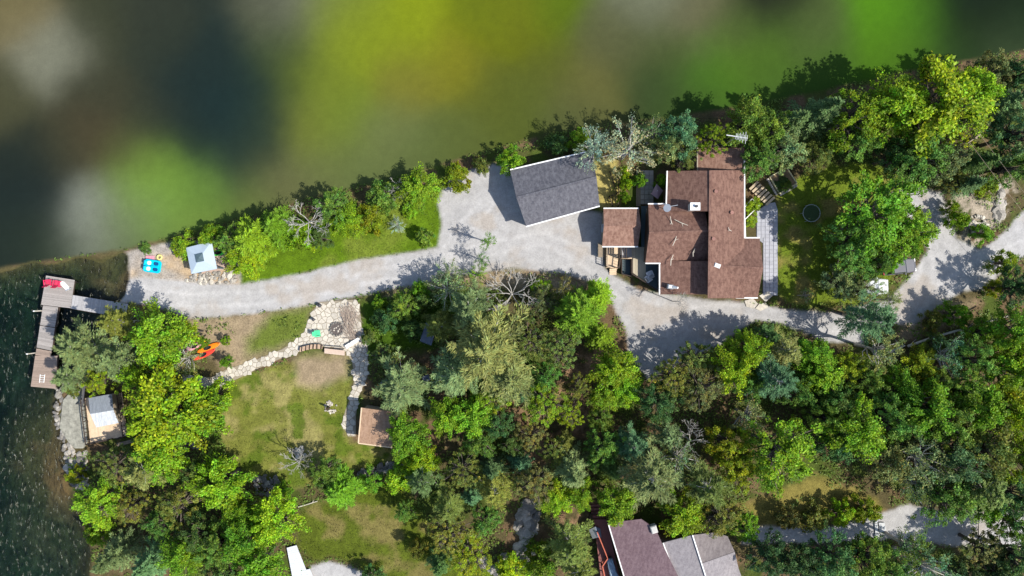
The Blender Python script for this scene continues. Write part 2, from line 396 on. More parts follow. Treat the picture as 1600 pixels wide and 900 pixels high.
# the lot beyond the boundary: broad patches of turf, bare ground and dark tones that melt into one another
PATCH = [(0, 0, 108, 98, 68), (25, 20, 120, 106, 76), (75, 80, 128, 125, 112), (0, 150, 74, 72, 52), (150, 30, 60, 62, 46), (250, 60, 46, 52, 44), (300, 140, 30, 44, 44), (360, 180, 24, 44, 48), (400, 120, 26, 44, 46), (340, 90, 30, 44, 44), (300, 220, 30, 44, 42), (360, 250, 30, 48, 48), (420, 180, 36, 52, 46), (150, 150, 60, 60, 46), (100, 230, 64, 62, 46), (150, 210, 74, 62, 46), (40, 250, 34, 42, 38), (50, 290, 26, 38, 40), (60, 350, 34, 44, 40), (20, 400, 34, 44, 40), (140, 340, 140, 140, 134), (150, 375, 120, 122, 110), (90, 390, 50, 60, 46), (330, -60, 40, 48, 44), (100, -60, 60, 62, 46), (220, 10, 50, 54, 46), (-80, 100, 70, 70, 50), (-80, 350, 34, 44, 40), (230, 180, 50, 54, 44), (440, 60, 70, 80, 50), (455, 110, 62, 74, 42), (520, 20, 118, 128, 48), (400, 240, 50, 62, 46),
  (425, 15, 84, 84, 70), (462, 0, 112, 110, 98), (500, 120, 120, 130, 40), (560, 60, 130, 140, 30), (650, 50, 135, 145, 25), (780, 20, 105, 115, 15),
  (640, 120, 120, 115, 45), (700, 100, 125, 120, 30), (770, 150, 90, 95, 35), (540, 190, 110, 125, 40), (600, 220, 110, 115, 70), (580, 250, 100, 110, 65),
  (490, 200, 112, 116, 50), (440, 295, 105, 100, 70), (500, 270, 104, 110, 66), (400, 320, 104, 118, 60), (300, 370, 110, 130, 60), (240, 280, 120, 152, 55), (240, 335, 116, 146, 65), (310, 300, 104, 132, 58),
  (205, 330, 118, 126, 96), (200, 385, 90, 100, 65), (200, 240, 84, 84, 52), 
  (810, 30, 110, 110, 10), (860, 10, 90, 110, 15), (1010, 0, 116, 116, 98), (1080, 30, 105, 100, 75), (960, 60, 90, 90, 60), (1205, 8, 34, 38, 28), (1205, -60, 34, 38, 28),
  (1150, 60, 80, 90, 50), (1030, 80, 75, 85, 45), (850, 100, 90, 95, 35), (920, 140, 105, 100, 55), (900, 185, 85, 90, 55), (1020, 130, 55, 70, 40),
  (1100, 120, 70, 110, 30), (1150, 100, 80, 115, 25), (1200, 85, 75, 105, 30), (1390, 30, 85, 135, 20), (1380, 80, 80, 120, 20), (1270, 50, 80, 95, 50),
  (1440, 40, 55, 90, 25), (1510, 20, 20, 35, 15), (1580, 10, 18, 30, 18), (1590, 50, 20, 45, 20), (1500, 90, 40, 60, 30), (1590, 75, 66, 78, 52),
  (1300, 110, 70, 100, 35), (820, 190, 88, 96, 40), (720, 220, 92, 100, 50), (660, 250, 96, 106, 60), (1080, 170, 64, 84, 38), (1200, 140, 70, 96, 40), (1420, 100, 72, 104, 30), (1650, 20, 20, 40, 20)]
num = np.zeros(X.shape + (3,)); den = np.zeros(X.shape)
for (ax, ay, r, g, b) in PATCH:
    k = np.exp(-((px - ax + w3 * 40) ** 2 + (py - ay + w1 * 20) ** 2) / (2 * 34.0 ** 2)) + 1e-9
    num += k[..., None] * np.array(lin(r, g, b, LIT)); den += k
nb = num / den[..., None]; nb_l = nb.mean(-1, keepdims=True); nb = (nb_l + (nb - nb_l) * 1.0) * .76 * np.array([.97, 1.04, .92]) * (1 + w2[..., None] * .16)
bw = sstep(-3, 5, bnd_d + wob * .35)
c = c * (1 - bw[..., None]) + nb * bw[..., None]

# lake bed: shore shelf, deeper water, pale shoals
dist = np.maximum(bed_d + wob * .6, 0) * MPP
depth = 3.9 * (1 - np.exp(-dist / 4.5)) * (1 + w3 * 1.0 + w1 * .5)
def bump(ax, ay, s): return np.exp(-((px - ax) ** 2 + (py - ay) ** 2) / (2 * s * s))
shallow_s = np.clip(bump(45, 705, 60) * .72 + bump(30, 850, 80) * .45 + bump(155, 425, 34) * .85 + bump(110, 760, 30) * .5 + bump(95, 640, 14) * .4, 0, .9)
depth = depth * (1 - shallow_s)
Z = (fbm(X * .8, Y * .8, 44, 3) * .06 - .04)
Z = np.where(bed_d + wob * .6 > -14, np.minimum(Z, (-(bed_d + wob * .6) - 4) / 14 * .34 - .02), Z)
WL = -0.22
Z = np.where(bed_d + wob * .6 > 0, -0.12 - depth, Z)
inl = sstep(-3, 3, bed_d + wob * .6)
bedc = np.array(lin(78, 76, 46, LIT))[None, None, :] * (1 + w2[..., None] * .9 + fine[..., None] * .8)
bedc = layer(bedc, lin(110, 92, 60, LIT), sstep(-.02, .16, w1), .5)
c = c * (1 - inl[..., None]) + bedc * inl[..., None]
c = np.clip(c, 0.004, 0.8)

# face classes -> separate sheets that share one grid (no overlaps, no gaps)
cls = np.zeros(X.shape, int)
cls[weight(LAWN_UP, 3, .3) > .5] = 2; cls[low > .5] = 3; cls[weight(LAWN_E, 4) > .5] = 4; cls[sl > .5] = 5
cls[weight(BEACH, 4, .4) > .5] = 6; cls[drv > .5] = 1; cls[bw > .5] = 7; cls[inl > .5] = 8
fcl = cls[:-1, :-1]
NX = X.shape[1]

# ground material: colour of the soil or turf from the mesh, grain from noise
gm_, n, l, b = nodes_of('ground_soil_turf_gravel')
b.inputs['Roughness'].default_value = 0.95; b.inputs['Specular IOR Level'].default_value = 0.1
at = n.new('ShaderNodeAttribute'); at.attribute_name = 'soil'
geo = n.new('ShaderNodeNewGeometry')
nz = n.new('ShaderNodeTexNoise'); nz.inputs['Scale'].default_value = 5.5; nz.inputs['Detail'].default_value = 5; nz.inputs['Roughness'].default_value = .75
nz2 = n.new('ShaderNodeTexNoise'); nz2.inputs['Scale'].default_value = 1.3; nz2.inputs['Detail'].default_value = 6; nz2.inputs['Roughness'].default_value = .7
l.new(geo.outputs['Position'], nz.inputs['Vector']); l.new(geo.outputs['Position'], nz2.inputs['Vector'])
ga = n.new('ShaderNodeAttribute'); ga.attribute_name = 'grain'
m1 = n.new('ShaderNodeMapRange'); m1.inputs['From Min'].default_value = .3; m1.inputs['From Max'].default_value = .7; m1.inputs['To Min'].default_value = -.5; m1.inputs['To Max'].default_value = .5
m2 = n.new('ShaderNodeMapRange'); m2.inputs['From Min'].default_value = .3; m2.inputs['From Max'].default_value = .7; m2.inputs['To Min'].default_value = -.3; m2.inputs['To Max'].default_value = .3
l.new(nz.outputs['Fac'], m1.inputs['Value']); l.new(nz2.outputs['Fac'], m2.inputs['Value'])
ad = n.new('ShaderNodeMath'); ad.operation = 'ADD'; l.new(m1.outputs[0], ad.inputs[0]); l.new(m2.outputs[0], ad.inputs[1])
mu = n.new('ShaderNodeMath'); mu.operation = 'MULTIPLY_ADD'; l.new(ad.outputs[0], mu.inputs[0]); l.new(ga.outputs['Fac'], mu.inputs[1]); mu.inputs[2].default_value = 1.0
hs = n.new('ShaderNodeHueSaturation'); l.new(mu.outputs[0], hs.inputs['Value']); l.new(at.outputs['Color'], hs.inputs['Color'])
l.new(hs.outputs[0], b.inputs['Base Color'])
bp = n.new('ShaderNodeBump'); bp.inputs['Distance'].default_value = .08
l.new(ga.outputs['Fac'], bp.inputs['Strength']); l.new(nz.outputs['Fac'], bp.inputs['Height']); l.new(bp.outputs[0], b.inputs['Normal'])
GROUND = gm_
grain = 0.75 * np.ones(X.shape); grain = grain * (1 - drv) + .32 * drv
grain = grain * (1 - low) + .62 * low
grain = grain * (1 - bw) + 0.14 * bw; grain = grain * (1 - inl) + .6 * inl

def grid_sheet(name, k, names=None):
    jj, ii = np.nonzero(fcl == k)
    if len(jj) == 0: return None
    a = jj * NX + ii
    quads = np.stack([a, a + 1, a + NX + 1, a + NX], 1)
    u, inv = np.unique(quads, return_inverse=True); inv = inv.reshape(-1, 4)
    me = bpy.data.meshes.new(name)
    nv, nf = len(u), len(quads)
    me.vertices.add(nv); me.loops.add(nf * 4); me.polygons.add(nf)
    co = np.stack([X.ravel()[u], Y.ravel()[u], Z.ravel()[u]], 1).astype(np.float32)
    me.vertices.foreach_set('co', co.ravel())
    me.loops.foreach_set('vertex_index', inv.ravel().astype(np.int32))
    me.polygons.foreach_set('loop_start', np.arange(0, nf * 4, 4, dtype=np.int32))
    me.polygons.foreach_set('loop_total', np.full(nf, 4, dtype=np.int32))
    me.polygons.foreach_set('use_smooth', np.ones(nf, dtype=bool))
    ca = me.attributes.new('soil', 'FLOAT_COLOR', 'POINT')
    cc = np.concatenate([c.reshape(-1, 3)[u], np.ones((nv, 1))], 1).astype(np.float32)
    ca.data.foreach_set('color', cc.ravel())
    fa = me.attributes.new('grain', 'FLOAT', 'POINT'); fa.data.foreach_set('value', grain.ravel()[u].astype(np.float32))
    me.update(); me.validate()
    me.materials.append(GROUND)
    o = bpy.data.objects.new(name, me); COL.objects.link(o); o['kind'] = 'structure'
    return o
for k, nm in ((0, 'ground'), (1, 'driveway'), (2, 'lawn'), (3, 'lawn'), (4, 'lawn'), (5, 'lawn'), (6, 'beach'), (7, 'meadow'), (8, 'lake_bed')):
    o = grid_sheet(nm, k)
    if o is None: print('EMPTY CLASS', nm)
# land and lake bed beyond the modelled plot
far = mat('far_ground_turf', lin(86, 92, 48, LIT), 0.95, 0.3, 0.3)
x0, x1, y0, y1 = GX[0], GX[-1], GY[0], GY[-1]
m_ = MB()
m_.add([(x1, -400, -.06), (400, -400, -.06), (400, 400, -.06), (x1, 400, -.06)], [(0, 1, 2, 3)])
m_.add([(x0, y1, -.06), (x1, y1, -.06), (x1, 400, -.06), (x0, 400, -.06)], [(0, 1, 2, 3)])
m_.add([(-53, -400, -.06), (x1, -400, -.06), (x1, y0, -.06), (-53, y0, -.06)], [(0, 1, 2, 3)])
o = m_.build('terrain', far); o['kind'] = 'structure'
m_ = MB()
for (xa, ya, xb, yb) in ((-500, -400, x0, 400), (x0, -400, -53, y0)):
    m_.add([(xa, ya, -4), (xb, ya, -4), (xb, yb, -4), (xa, yb, -4)], [(0, 1, 2, 3)])
o = m_.build('lake_bed', mat('lake_mud', lin(60, 62, 40, LIT), .95, .3, .5)); o['kind'] = 'structure'

# water: a closed body with clear, absorbing volume
wm = bpy.data.materials.new('lake_water'); wm.use_nodes = True
n = wm.node_tree.nodes; l = wm.node_tree.links; n.remove(n['Principled BSDF']); out = n['Material Output']
geo = n.new('ShaderNodeNewGeometry')
nz = n.new('ShaderNodeTexNoise'); nz.inputs['Scale'].default_value = 1.5; nz.inputs['Detail'].default_value = 5; nz.inputs['Roughness'].default_value = .7; nz.inputs['Distortion'].default_value = .6
mp = n.new('ShaderNodeMapping'); mp.inputs['Rotation'].default_value = (0, 0, .4); mp.inputs['Scale'].default_value = (1.0, .38, 1)
l.new(geo.outputs['Position'], mp.inputs['Vector']); l.new(mp.outputs[0], nz.inputs['Vector'])
bp = n.new('ShaderNodeBump'); bp.inputs['Strength'].default_value = 1.0; bp.inputs['Distance'].default_value = .11
nzb = n.new('ShaderNodeTexNoise'); nzb.inputs['Scale'].default_value = 3.4; nzb.inputs['Detail'].default_value = 2; l.new(mp.outputs[0], nzb.inputs['Vector'])
pwn = n.new('ShaderNodeMath'); pwn.operation = 'POWER'; pwn.inputs[1].default_value = 17.0
sc9 = n.new('ShaderNodeMath'); sc9.operation = 'MULTIPLY'; sc9.inputs[1].default_value = 1.35; l.new(nzb.outputs['Fac'], sc9.inputs[0]); l.new(sc9.outputs[0], pwn.inputs[0])
sm9 = n.new('ShaderNodeMath'); sm9.operation = 'MULTIPLY_ADD'; l.new(pwn.outputs[0], sm9.inputs[0]); sm9.inputs[1].default_value = 2.6; l.new(nz.outputs['Fac'], sm9.inputs[2])
l.new(sm9.outputs[0], bp.inputs['Height'])
gl = n.new('ShaderNodeBsdfGlossy'); gl.inputs['Roughness'].default_value = .06; l.new(bp.outputs[0], gl.inputs['Normal'])
tp = n.new('ShaderNodeBsdfTransparent'); tp.inputs['Color'].default_value = (.93, .96, .96, 1)
fr = n.new('ShaderNodeFresnel'); fr.inputs['IOR'].default_value = 1.33; l.new(bp.outputs[0], fr.inputs['Normal'])
ms = n.new('ShaderNodeMixShader'); l.new(fr.outputs[0], ms.inputs['Fac']); l.new(tp.outputs[0], ms.inputs[1]); l.new(gl.outputs[0], ms.inputs[2])
l.new(ms.outputs[0], out.inputs['Surface'])
va = n.new('ShaderNodeVolumeAbsorption'); va.inputs['Color'].default_value = (.12, .55, .63, 1); va.inputs['Density'].default_value = .42
l.new(va.outputs[0], out.inputs['Volume'])
m_ = MB(); m_.box((-257, 0, (WL - 7) / 2), (460, 700, WL + 7))
o = m_.build('lake_water', wm); o['kind'] = 'structure'

# ------------------------------------------------------------------ building helpers
def lerp(a, b, t): return a + (b - a) * t
def quadpt(q, u, v):
    """q: four corners as Vectors, counter-clockwise; u along q0->q1, v along q0->q3"""
    return lerp(lerp(q[0], q[1], u), lerp(q[3], q[2], u), v)
def boards(parent, q, n, z, t, m, name='board', along='v', gap=0.06, jit=0.0):
    """n separate boards that fill the quad q (world Vectors); along='v': boards run along v and are counted along u"""
    for i in range(n):
        a = (i + gap / 2) / n; b = (i + 1 - gap / 2) / n
        dz = R.uniform(-jit, jit)
        if along == 'v': c4 = [quadpt(q, a, 0), quadpt(q, b, 0), quadpt(q, b, 1), quadpt(q, a, 1)]
        else: c4 = [quadpt(q, 0, a), quadpt(q, 1, a), quadpt(q, 1, b), quadpt(q, 0, b)]
        if (c4[1] - c4[0]).cross(c4[2] - c4[0]).z < 0: c4 = c4[::-1]
        mb = MB(); mb.hexa([(p.x, p.y, z - t) for p in c4], [(p.x, p.y, z + dz) for p in c4])
        mb.build(name, m, parent)
def railing(parent, pts, h, z, m, post=0.1, every=1.5, name='railing', bars=True):
    """post-and-rail railing along a polyline of (x, y)"""
    mb = MB()
    for a, b in zip(pts[:-1], pts[1:]):
        a = Vector((a[0], a[1], z)); b = Vector((b[0], b[1], z)); L_ = (b - a).length; k = max(1, int(L_ / every))
        for i in range(k + 1):
            p = lerp(a, b, i / k); mb.box((p.x, p.y, z + h / 2), (post, post, h))
        mb.beam(a + Vector((0, 0, h)), b + Vector((0, 0, h)), .12, .05)
        mb.beam(a + Vector((0, 0, .12)), b + Vector((0, 0, .12)), .05, .05)
        if bars:
            kk = max(1, int(L_ / .3))
            for i in range(1, kk):
                p = lerp(a, b, i / kk); mb.box((p.x, p.y, z + h / 2), (.03, .03, h))
    return mb.build(name, m, parent)
def window(parent, c, w, h, ang, m=None):
    """framed window on a wall: c centre (world), ang = direction the wall faces"""
    n_ = Vector((math.cos(ang), math.sin(ang), 0)); t_ = Vector((-n_.y, n_.x, 0))
    f = MB()
    for s in (-1, 1):
        f.box(c + t_ * s * w / 2 + n_ * .03, (.07, .07, h + .07), ang)
        f.box(c + Vector((0, 0, s * h / 2)) + n_ * .03, (.07, w, .07), ang)
    f.box(c + n_ * .03, (.05, .04, h), ang)
    fo = f.build('window', m or FRAME, parent)
    MB().box(c + n_ * .015, (.025, w - .06, h - .06), ang).build('pane', GLASS, fo)
    MB().box(c + n_ * .07 + Vector((0, 0, -h / 2 - .07)), (.14, w + .14, .06), ang).build('sill', m or FRAME, fo)
def walls(parent, poly, z1, m, name='wall', z0=-.1, inset=.25):
    cx = sum(p[0] for p in poly) / len(poly); cy = sum(p[1] for p in poly) / len(poly)
    q = []
    for p in poly:
        d = Vector((p[0] - cx, p[1] - cy)); d.normalize(); q.append((p[0] - d.x * inset, p[1] - d.y * inset))
    return MB().prism(q, z0, z1).build(name, m, parent)
def gable_ends(parent, tri, m, t=.12):
    pass
def roofplane(parent, pts, m, t=.2, name='roof'):
    return MB().slab([P(*p) for p in pts], t).build(name, m, parent)
def fascia(parent, a, b, m=WHITE, w=.14, h=.2, dz=-.06, name='fascia'):
    a = P(*a); b = P(*b); a.z += dz; b.z += dz
    return MB().beam(a, b, w, h).build(name, m, parent)
def gable_volume(parent, e0, e1, r, m_wall, z0=-.1, inset=.2):
    """closed gabled body: e0 = (a, b) eave points one side, e1 = (a, b) other side, r = (a, b) ridge points; world Vectors"""
    (a0, b0), (a1, b1), (ra, rb) = e0, e1, r
    cx = (a0 + b0 + a1 + b1) / 4
    def ins(p):
        d = Vector((p.x - cx.x, p.y - cx.y, 0)); L_ = d.length; return p - d / max(L_, .01) * inset - Vector((0, 0, .25))
    A0, B0, A1, B1 = map(ins, (a0, b0, a1, b1)); RA = ins(ra); RB = ins(rb)
    g = lambda p: Vector((p.x, p.y, z0))
    mb = MB()
    mb.add([g(A0), g(B0), g(B1), g(A1), A0, B0, B1, A1, RA, RB],
           [(3, 2, 1, 0), (0, 1, 5, 4), (2, 3, 7, 6), (1, 2, 6, 9, 5), (3, 0, 4, 8, 7), (4, 5, 9, 8), (6, 7, 8, 9)])
    return mb.build('wall', m_wall, parent)

# ------------------------------------------------------------------ main house
house = thing('house', 'large house with brown shingle roof of several crossing gables beside the gravel drive', 'house', P(1100, 370))
ridge = lambda px, py: P(px, py, 6.0)
# main wing: ridge runs up the picture
RT, RB_ = (1111, 266, 6.0), (1107, 466, 6.0)
roofplane(house, [(1109, 266, 6.0), (1163, 233, 4.4), (1163, 372, 4.4), (1163, 466, 4.4), (1107, 466, 6.0)][0:1] + [(1108, 466, 6.0), (1163, 466, 4.4), (1163, 266, 4.4)], BROWN_SH, .2)
roofplane(house, [(1111, 266.5, 5.98), (1043, 267, 4.0), (1041, 330, 4.0), (1108, 330, 5.98)], BROWN_SH, .2)
# step in the roof below: wall under the raised edge
MB().hexa([P(1109, 466, 2.0) + Vector((0.15, .25, 0)), P(1163, 466, 2.0) + Vector((-.4, .25, 0)), P(1163, 267, 2.0) + Vector((-.4, -.25, 0)), P(1109, 267, 2.0) + Vector((.15, -.25, 0))],
          [P(1109, 466, 5.75) + Vector((0.15, .25, 0)), P(1163, 466, 4.15) + Vector((-.4, .25, 0)), P(1163, 267, 4.15) + Vector((-.4, -.25, 0)), P(1109, 267, 5.75) + Vector((.15, -.25, 0))]).build('wall', SIDING, house)
MB().hexa([P(1109, 466, 0) + Vector((.15, .25, -.1)), P(1163, 466, 0) + Vector((-.9, .25, -.1)), P(1163, 267, 0) + Vector((-.9, -.25, -.1)), P(1109, 267, 0) + Vector((.15, -.25, -.1))],
          [P(1109, 466, 2.0) + Vector((.15, .25, 0)), P(1163, 466, 2.0) + Vector((-.4, .25, 0)), P(1163, 267, 2.0) + Vector((-.4, -.25, 0)), P(1109, 267, 2.0) + Vector((.15, -.25, 0))]).build('wall', BEIGE_WALL, house)
# left slope wall
a, b_, c_, d_ = P(1043, 269, 3.8), P(1041, 324, 3.8), P(1108, 324, 5.7), P(1110, 269, 5.7)
i_ = Vector((.4, 0, 0))
MB().hexa([Vector((p.x, p.y, -.1)) for p in (b_ + i_, c_ - i_, d_ - i_, a + i_)], [b_ + i_, c_ - i_, d_ - i_, a + i_]).build('wall', SIDING, house)
# left cross gable, ridge across the picture
ra, rb = (1014.5, 363.5, 5.3), (1107, 361, 5.3)
u0, u1 = (1013, 318.5, 3.7), (1100, 318.5, 3.7)
l0, l1 = (1008.5, 411, 3.5), (1107, 411, 3.5)
roofplane(house, [ra, rb, u1, u0], BROWN_SH, .18)
roofplane(house, [l0, l1, rb, ra], BROWN_SH, .18)
gable_volume(house, (P(*u0), P(*u1)), (P(*l0), P(*l1)), (P(*ra), P(*rb)), SIDING, inset=.35)
fascia(house, (1012.5, 318.5, 3.72), (1043, 318.5, 3.72)); fascia(house, (1008.5, 411.5, 3.5), (1032, 411.5, 3.5))
fascia(house, (1042.5, 267, 4.02), (1041, 319, 4.02)); 
# low roof at the bottom left, rising to the main wing
q = [(1030.5, 408, 3.45), (1030.5, 460, 3.45), (1107, 460, 4.5), (1107, 408, 4.5)]
roofplane(house, q, BROWN_SH, .18)
pp = [P(*p) for p in q]
MB().hexa([Vector((p.x, p.y, -.1)) + o_ for p, o_ in zip(pp, (Vector((.3, 0, 0)), Vector((.3, .25, 0)), Vector((-.1, .25, 0)), Vector((-.1, 0, 0))))],
          [p + Vector((0, 0, -.22)) + o_ for p, o_ in zip(pp, (Vector((.3, 0, 0)), Vector((.3, .25, 0)), Vector((-.1, .25, 0)), Vector((-.1, 0, 0))))]).build('wall', SIDING, house)
fascia(house, (1030.5, 411, 3.46), (1030.5, 460, 3.46))
# right cross gable
ra, rb = (1112, 415, 5.9), (1192.5, 419, 5.2)
ra = (1112, 415, 5.35); rb = (1192.5, 419, 5.2)
u0, u1 = (1130, 372, 4.05), (1187, 372, 3.9); l0, l1 = (1130, 465, 4.05), (1184, 465, 3.9)
roofplane(house, [ra, rb, u1, u0], BROWN_SH, .18); roofplane(house, [l0, l1, rb, ra], BROWN_SH, .18)
gable_volume(house, (P(*u0), P(*u1)), (P(*l0), P(*l1)), (P(*ra), P(*rb)), SIDING, inset=.35)
fascia(house, (1161, 371.5, 3.95), (1187, 371.5, 3.92)); fascia(house, (1150, 465.5, 3.95), (1184, 465.5, 3.92))
fascia(house, (1163.3, 240, 4.38), (1163.3, 372, 4.38))
# extension at the top
q = [(1090, 231, 3.1), (1090, 268, 3.3), (1163, 268, 4.3), (1163, 231, 4.1)]
roofplane(house, q, TAN_SH, .18)
pp = [P(*p) for p in q]; ins = (Vector((.3, -.25, 0)), Vector((.3, 0, 0)), Vector((-.4, 0, 0)), Vector((-.4, -.25, 0)))
MB().hexa([Vector((p.x, p.y, -.1)) + o_ for p, o_ in zip(pp, ins)], [p + Vector((0, 0, -.22)) + o_ for p, o_ in zip(pp, ins)]).build('wall', SIDING, house)
fascia(house, (1089.7, 231, 3.12), (1089.7, 267, 3.3), BEIGE_WALL)
for a, b_ in (((1110, 266.5, 6.03), (1107.5, 466, 6.03)), ((1014.5, 363.5, 5.33), (1106, 361, 5.33)), ((1118, 415, 5.4), (1192.5, 419, 5.23))):
    MB().beam(P(*a), P(*b_), .26, .05).build('ridge_cap', BROWN_SH, house)
# windows and a door on the outer walls
for (wx, wy, wz, ww, wh, an) in ((1013, 335, 1.9, 1.4, 1.2, PI), (1013, 392, 1.9, 1.2, 1.2, PI)):
    p = P(wx, wy, 2.0); window(house, Vector((P(1013, 365, 3.6).x + .33, p.y, wz)), ww, wh, an)
for yy in (290, 320, 345):
    p = P(1163, yy, 2.0); window(house, Vector((P(1163, 300, 4.4).x - .40, p.y, 2.9)), 1.4, 1.1, 0)
for xx in (1050, 1078):
    p = P(xx, 460, 2); window(house, Vector((p.x, P(1050, 460, 3.45).y + .24, 1.8)), 1.3, 1.1, -PI / 2)
# chimney, vents, skylight, dish
cp = P(1083, 324, 5.4)
ch = MB().box((cp.x, cp.y, 5.3), (1.0, .75, 2.0)).build('chimney', mat('pale_stucco', lin(205, 200, 192, .8), .9, .1, 4, .3), house)
MB().box((cp.x, cp.y, 6.36), (1.15, .9, .12)).build('chimney_cap', WHITE, ch)
MB().tube([(cp.x + .1, cp.y, 6.4), (cp.x + .1, cp.y, 6.75)], .16, 10).build('flue', DARKSTEEL, ch)
for (vx, vy, h) in ((1119, 299, 5.7), (1144, 332, 5.0), (1115, 373, 5.85)):
    p = P(vx, vy, h + .3); MB().tube([(p.x, p.y, h - .3), (p.x, p.y, h + .25), (p.x, p.y, h + .32)], [.16, .16, .22], 10).build('roof_vent', mat('brown_vent', lin(150, 108, 96, .8), .6), house)
p = P(1120, 415, 5.6); 
sk = MB().cham((p.x, p.y, 5.72), (.72, .5, .4), -.35, .08).build('skylight', WHITE, house)
p = P(1048, 448, 4.3)
fan = MB().cham((p.x, p.y, 4.0), (.7, .55, .7), -.15, .1).build('roof_fan', STEEL, house)
MB().tube([(p.x + .35, p.y - .05, 4.3), (p.x + .75, p.y - .12, 4.75)], [.2, .12], 8).build('cowl', WHITE, fan)
p = P(1043, 327, 4.6)
ds = MB().tube([(p.x, p.y, 3.6), (p.x, p.y, 4.9)], .05, 6).build('dish_mast', STEEL, house)
rings = []
for k in range(5):
    r_ = .08 + .1 * k; rings.append([(p.x - .15 + r_ * math.cos(t) * .9, p.y + .1 + r_ * math.sin(t), 4.85 + .045 * k * k * .4 + .4 * r_ * math.cos(t)) for t in np.linspace(0, 2 * PI, 13)[:-1]])
MB().loft(rings).build('dish', STEEL, ds)
fascia(house, (1041, 324, 4.3), (1058, 321, 4.6), STEEL, .06, .06, .4, 'conduit')

# pale sticks lying on the roof
STKS = [(1047, 338, 1052, 355, 4.8, 'long pale stick lying on the upper left roof near the dish'), (1054, 343, 1075, 352, 5.0, 'thin forked stick lying on the roof below the chimney'),
        (1051, 384, 1058, 366, 5.0, 'pale stick across the left gable ridge of the house'), (1048, 415, 1052, 398, 4.2, 'pale stick at the lower left roof valley'),
        (1083, 401, 1086, 388, 4.5, 'short curved stick beside the shaded roof step'), (1138, 355, 1143, 361, 5.3, 'small pale stick on the right roof slope of the house'),
        (1137, 442, 1141, 446, 5.0, 'tiny pale stick on the lower right gable roof')]
for (xa, ya, xb, yb, h, lb) in STKS:
    a = P(xa, ya, h); b_ = P(xb, yb, h); m_ = (a + b_) / 2 + Vector((R.uniform(-.15, .15), R.uniform(-.1, .1), .05))
    mb = MB().tube([a, m_, b_], [.035, .05, .03], 5); mb.tube([m_, m_ + (b_ - a).cross(Vector((0, 0, 1))) * .22 + (b_ - a) * .2], [.035, .015], 4)
    tag(mb.build('fallen_stick', BIRCH, None), lb, 'stick', 'fallen sticks on the house roof')

# ------------------------------------------------------------------ decks and porch on the left of the house
dk = thing('deck', 'weathered deck with railings between the small brown roof and the house', 'deck', P(985, 400))
q = [P(986, 445, .9), P(1009, 445, .9), P(1009, 318, .9), P(986, 318, .9)]
def world_quad(pts, h): return [P(x, y, h) for x, y in pts]
boards(dk, world_quad([(987, 425), (1009, 440), (1009, 386), (987, 386)], .9), 12, .9, .06, mat('pale_grey_deck', lin(186, 174, 150, .8), .85, .2, 5, .2, stretch=(8, .6, 8)), 'deck_board')
boards(dk, world_quad([(1002, 386), (1012, 386), (1012, 322), (1002, 322)], .9), 6, .9, .06, DARKDECK, 'deck_board')
boards(dk, world_quad([(1009, 440), (1030, 456), (1030, 411), (1009, 411)], .9), 11, .9, .06, DARKDECK, 'deck_board')
boards(dk, world_quad([(970, 404), (987, 404), (987, 386), (970, 386)], .9), 8, .9, .06, WEATHERED_Y, 'deck_board')
bpts = [P(971, 425, .9), P(986, 430, .9), P(1009, 444, .9), P(1030, 458, .9)]
railing(dk, [(p.x, p.y) for p in (P(986, 404, .9), P(986, 428, .9), P(1029, 456, .9))], 1.0, .9, DARKWOOD, .1, 1.2)
railing(dk, [(p.x, p.y) for p in (P(970, 404, .9), P(986, 404, .9))], 1.0, .9, PALEWOOD, .1, 1.2, 'railing')
mb = MB()
for (x, y) in ((988, 424), (1008, 438), (1028, 453), (988, 390), (1004, 330), (1010, 330), (972, 402), (972, 390)):
    p = P(x, y, .4); mb.box((p.x, p.y, .4), (.14, .14, .9))
mb.build('deck_post', DARKWOOD, dk)
# pergola slats
for k in range(4):
    x = 967.5 + k * 3.7; a = P(x, 385, 2.2); b_ = P(x, 403, 2.2)
    MB().beam(a, b_, .09, .2).build('slat', DARKWOOD, dk)
MB().beam(P(965, 403, 2.05), P(981, 403, 2.05), .1, .14).build('crossbeam', DARKWOOD, dk)
for x in (966, 980): 
    p = P(x, 403, 1); MB().box((p.x, p.y, 1.0), (.1, .1, 2.0)).build('post', DARKWOOD, dk)
# shaded lower planter / hatch
hp = thing('sunken_stairwell', 'dark sunken stairwell box in front of the deck railing', 'stairwell', P(978, 416))
w4 = [(970, 428), (985, 432), (985, 405), (970, 405)]
MB().prism([P(*p)[:2] for p in w4], -.05, .12).build('floor', DARKDECK, hp)
for a, b_ in zip(w4, w4[1:] + w4[:1]): MB().beam(P(*a) + Vector((0, 0, .45)), P(*b_) + Vector((0, 0, .45)), .1, .9).build('side', DARKWOOD, hp)
# porch step platform with lattice railings
pr = thing('entry_porch', 'pale wooden entry porch with slat railings below the small brown roof', 'porch', P(955, 400))
boards(pr, world_quad([(947, 418), (965, 420), (967, 384), (948, 384)], .5), 9, .5, .06, PALEWOOD, 'deck_board')
railing(pr, [(p.x, p.y) for p in (P(947, 386, .5), P(947, 417, .5), P(952, 418, .5))], .95, .5, GREYWOOD, .08, .9)
railing(pr, [(p.x, p.y) for p in (P(960, 418, .5), P(966, 419, .5), P(968, 402, .5))], .95, .5, DARKWOOD, .08, .9)
for k in range(3):
    y = 420 + k * 3.2; MB().prism([P(952, y + 3)[:2], P(963, y + 3)[:2], P(963, y)[:2], P(952, y)[:2]], -.05, .36 - k * .14).build('step', PALEWOOD, pr)
mb = MB()
for (x, y) in ((948, 388), (948, 416), (965, 417), (966, 388)): p = P(x, y, .2); mb.box((p.x, p.y, .2), (.14, .14, .5))
mb.build('post', GREYWOOD, pr)
rk = thing('slat_bin', 'pale slatted bin standing left of the entry porch', 'bin', P(937, 392))
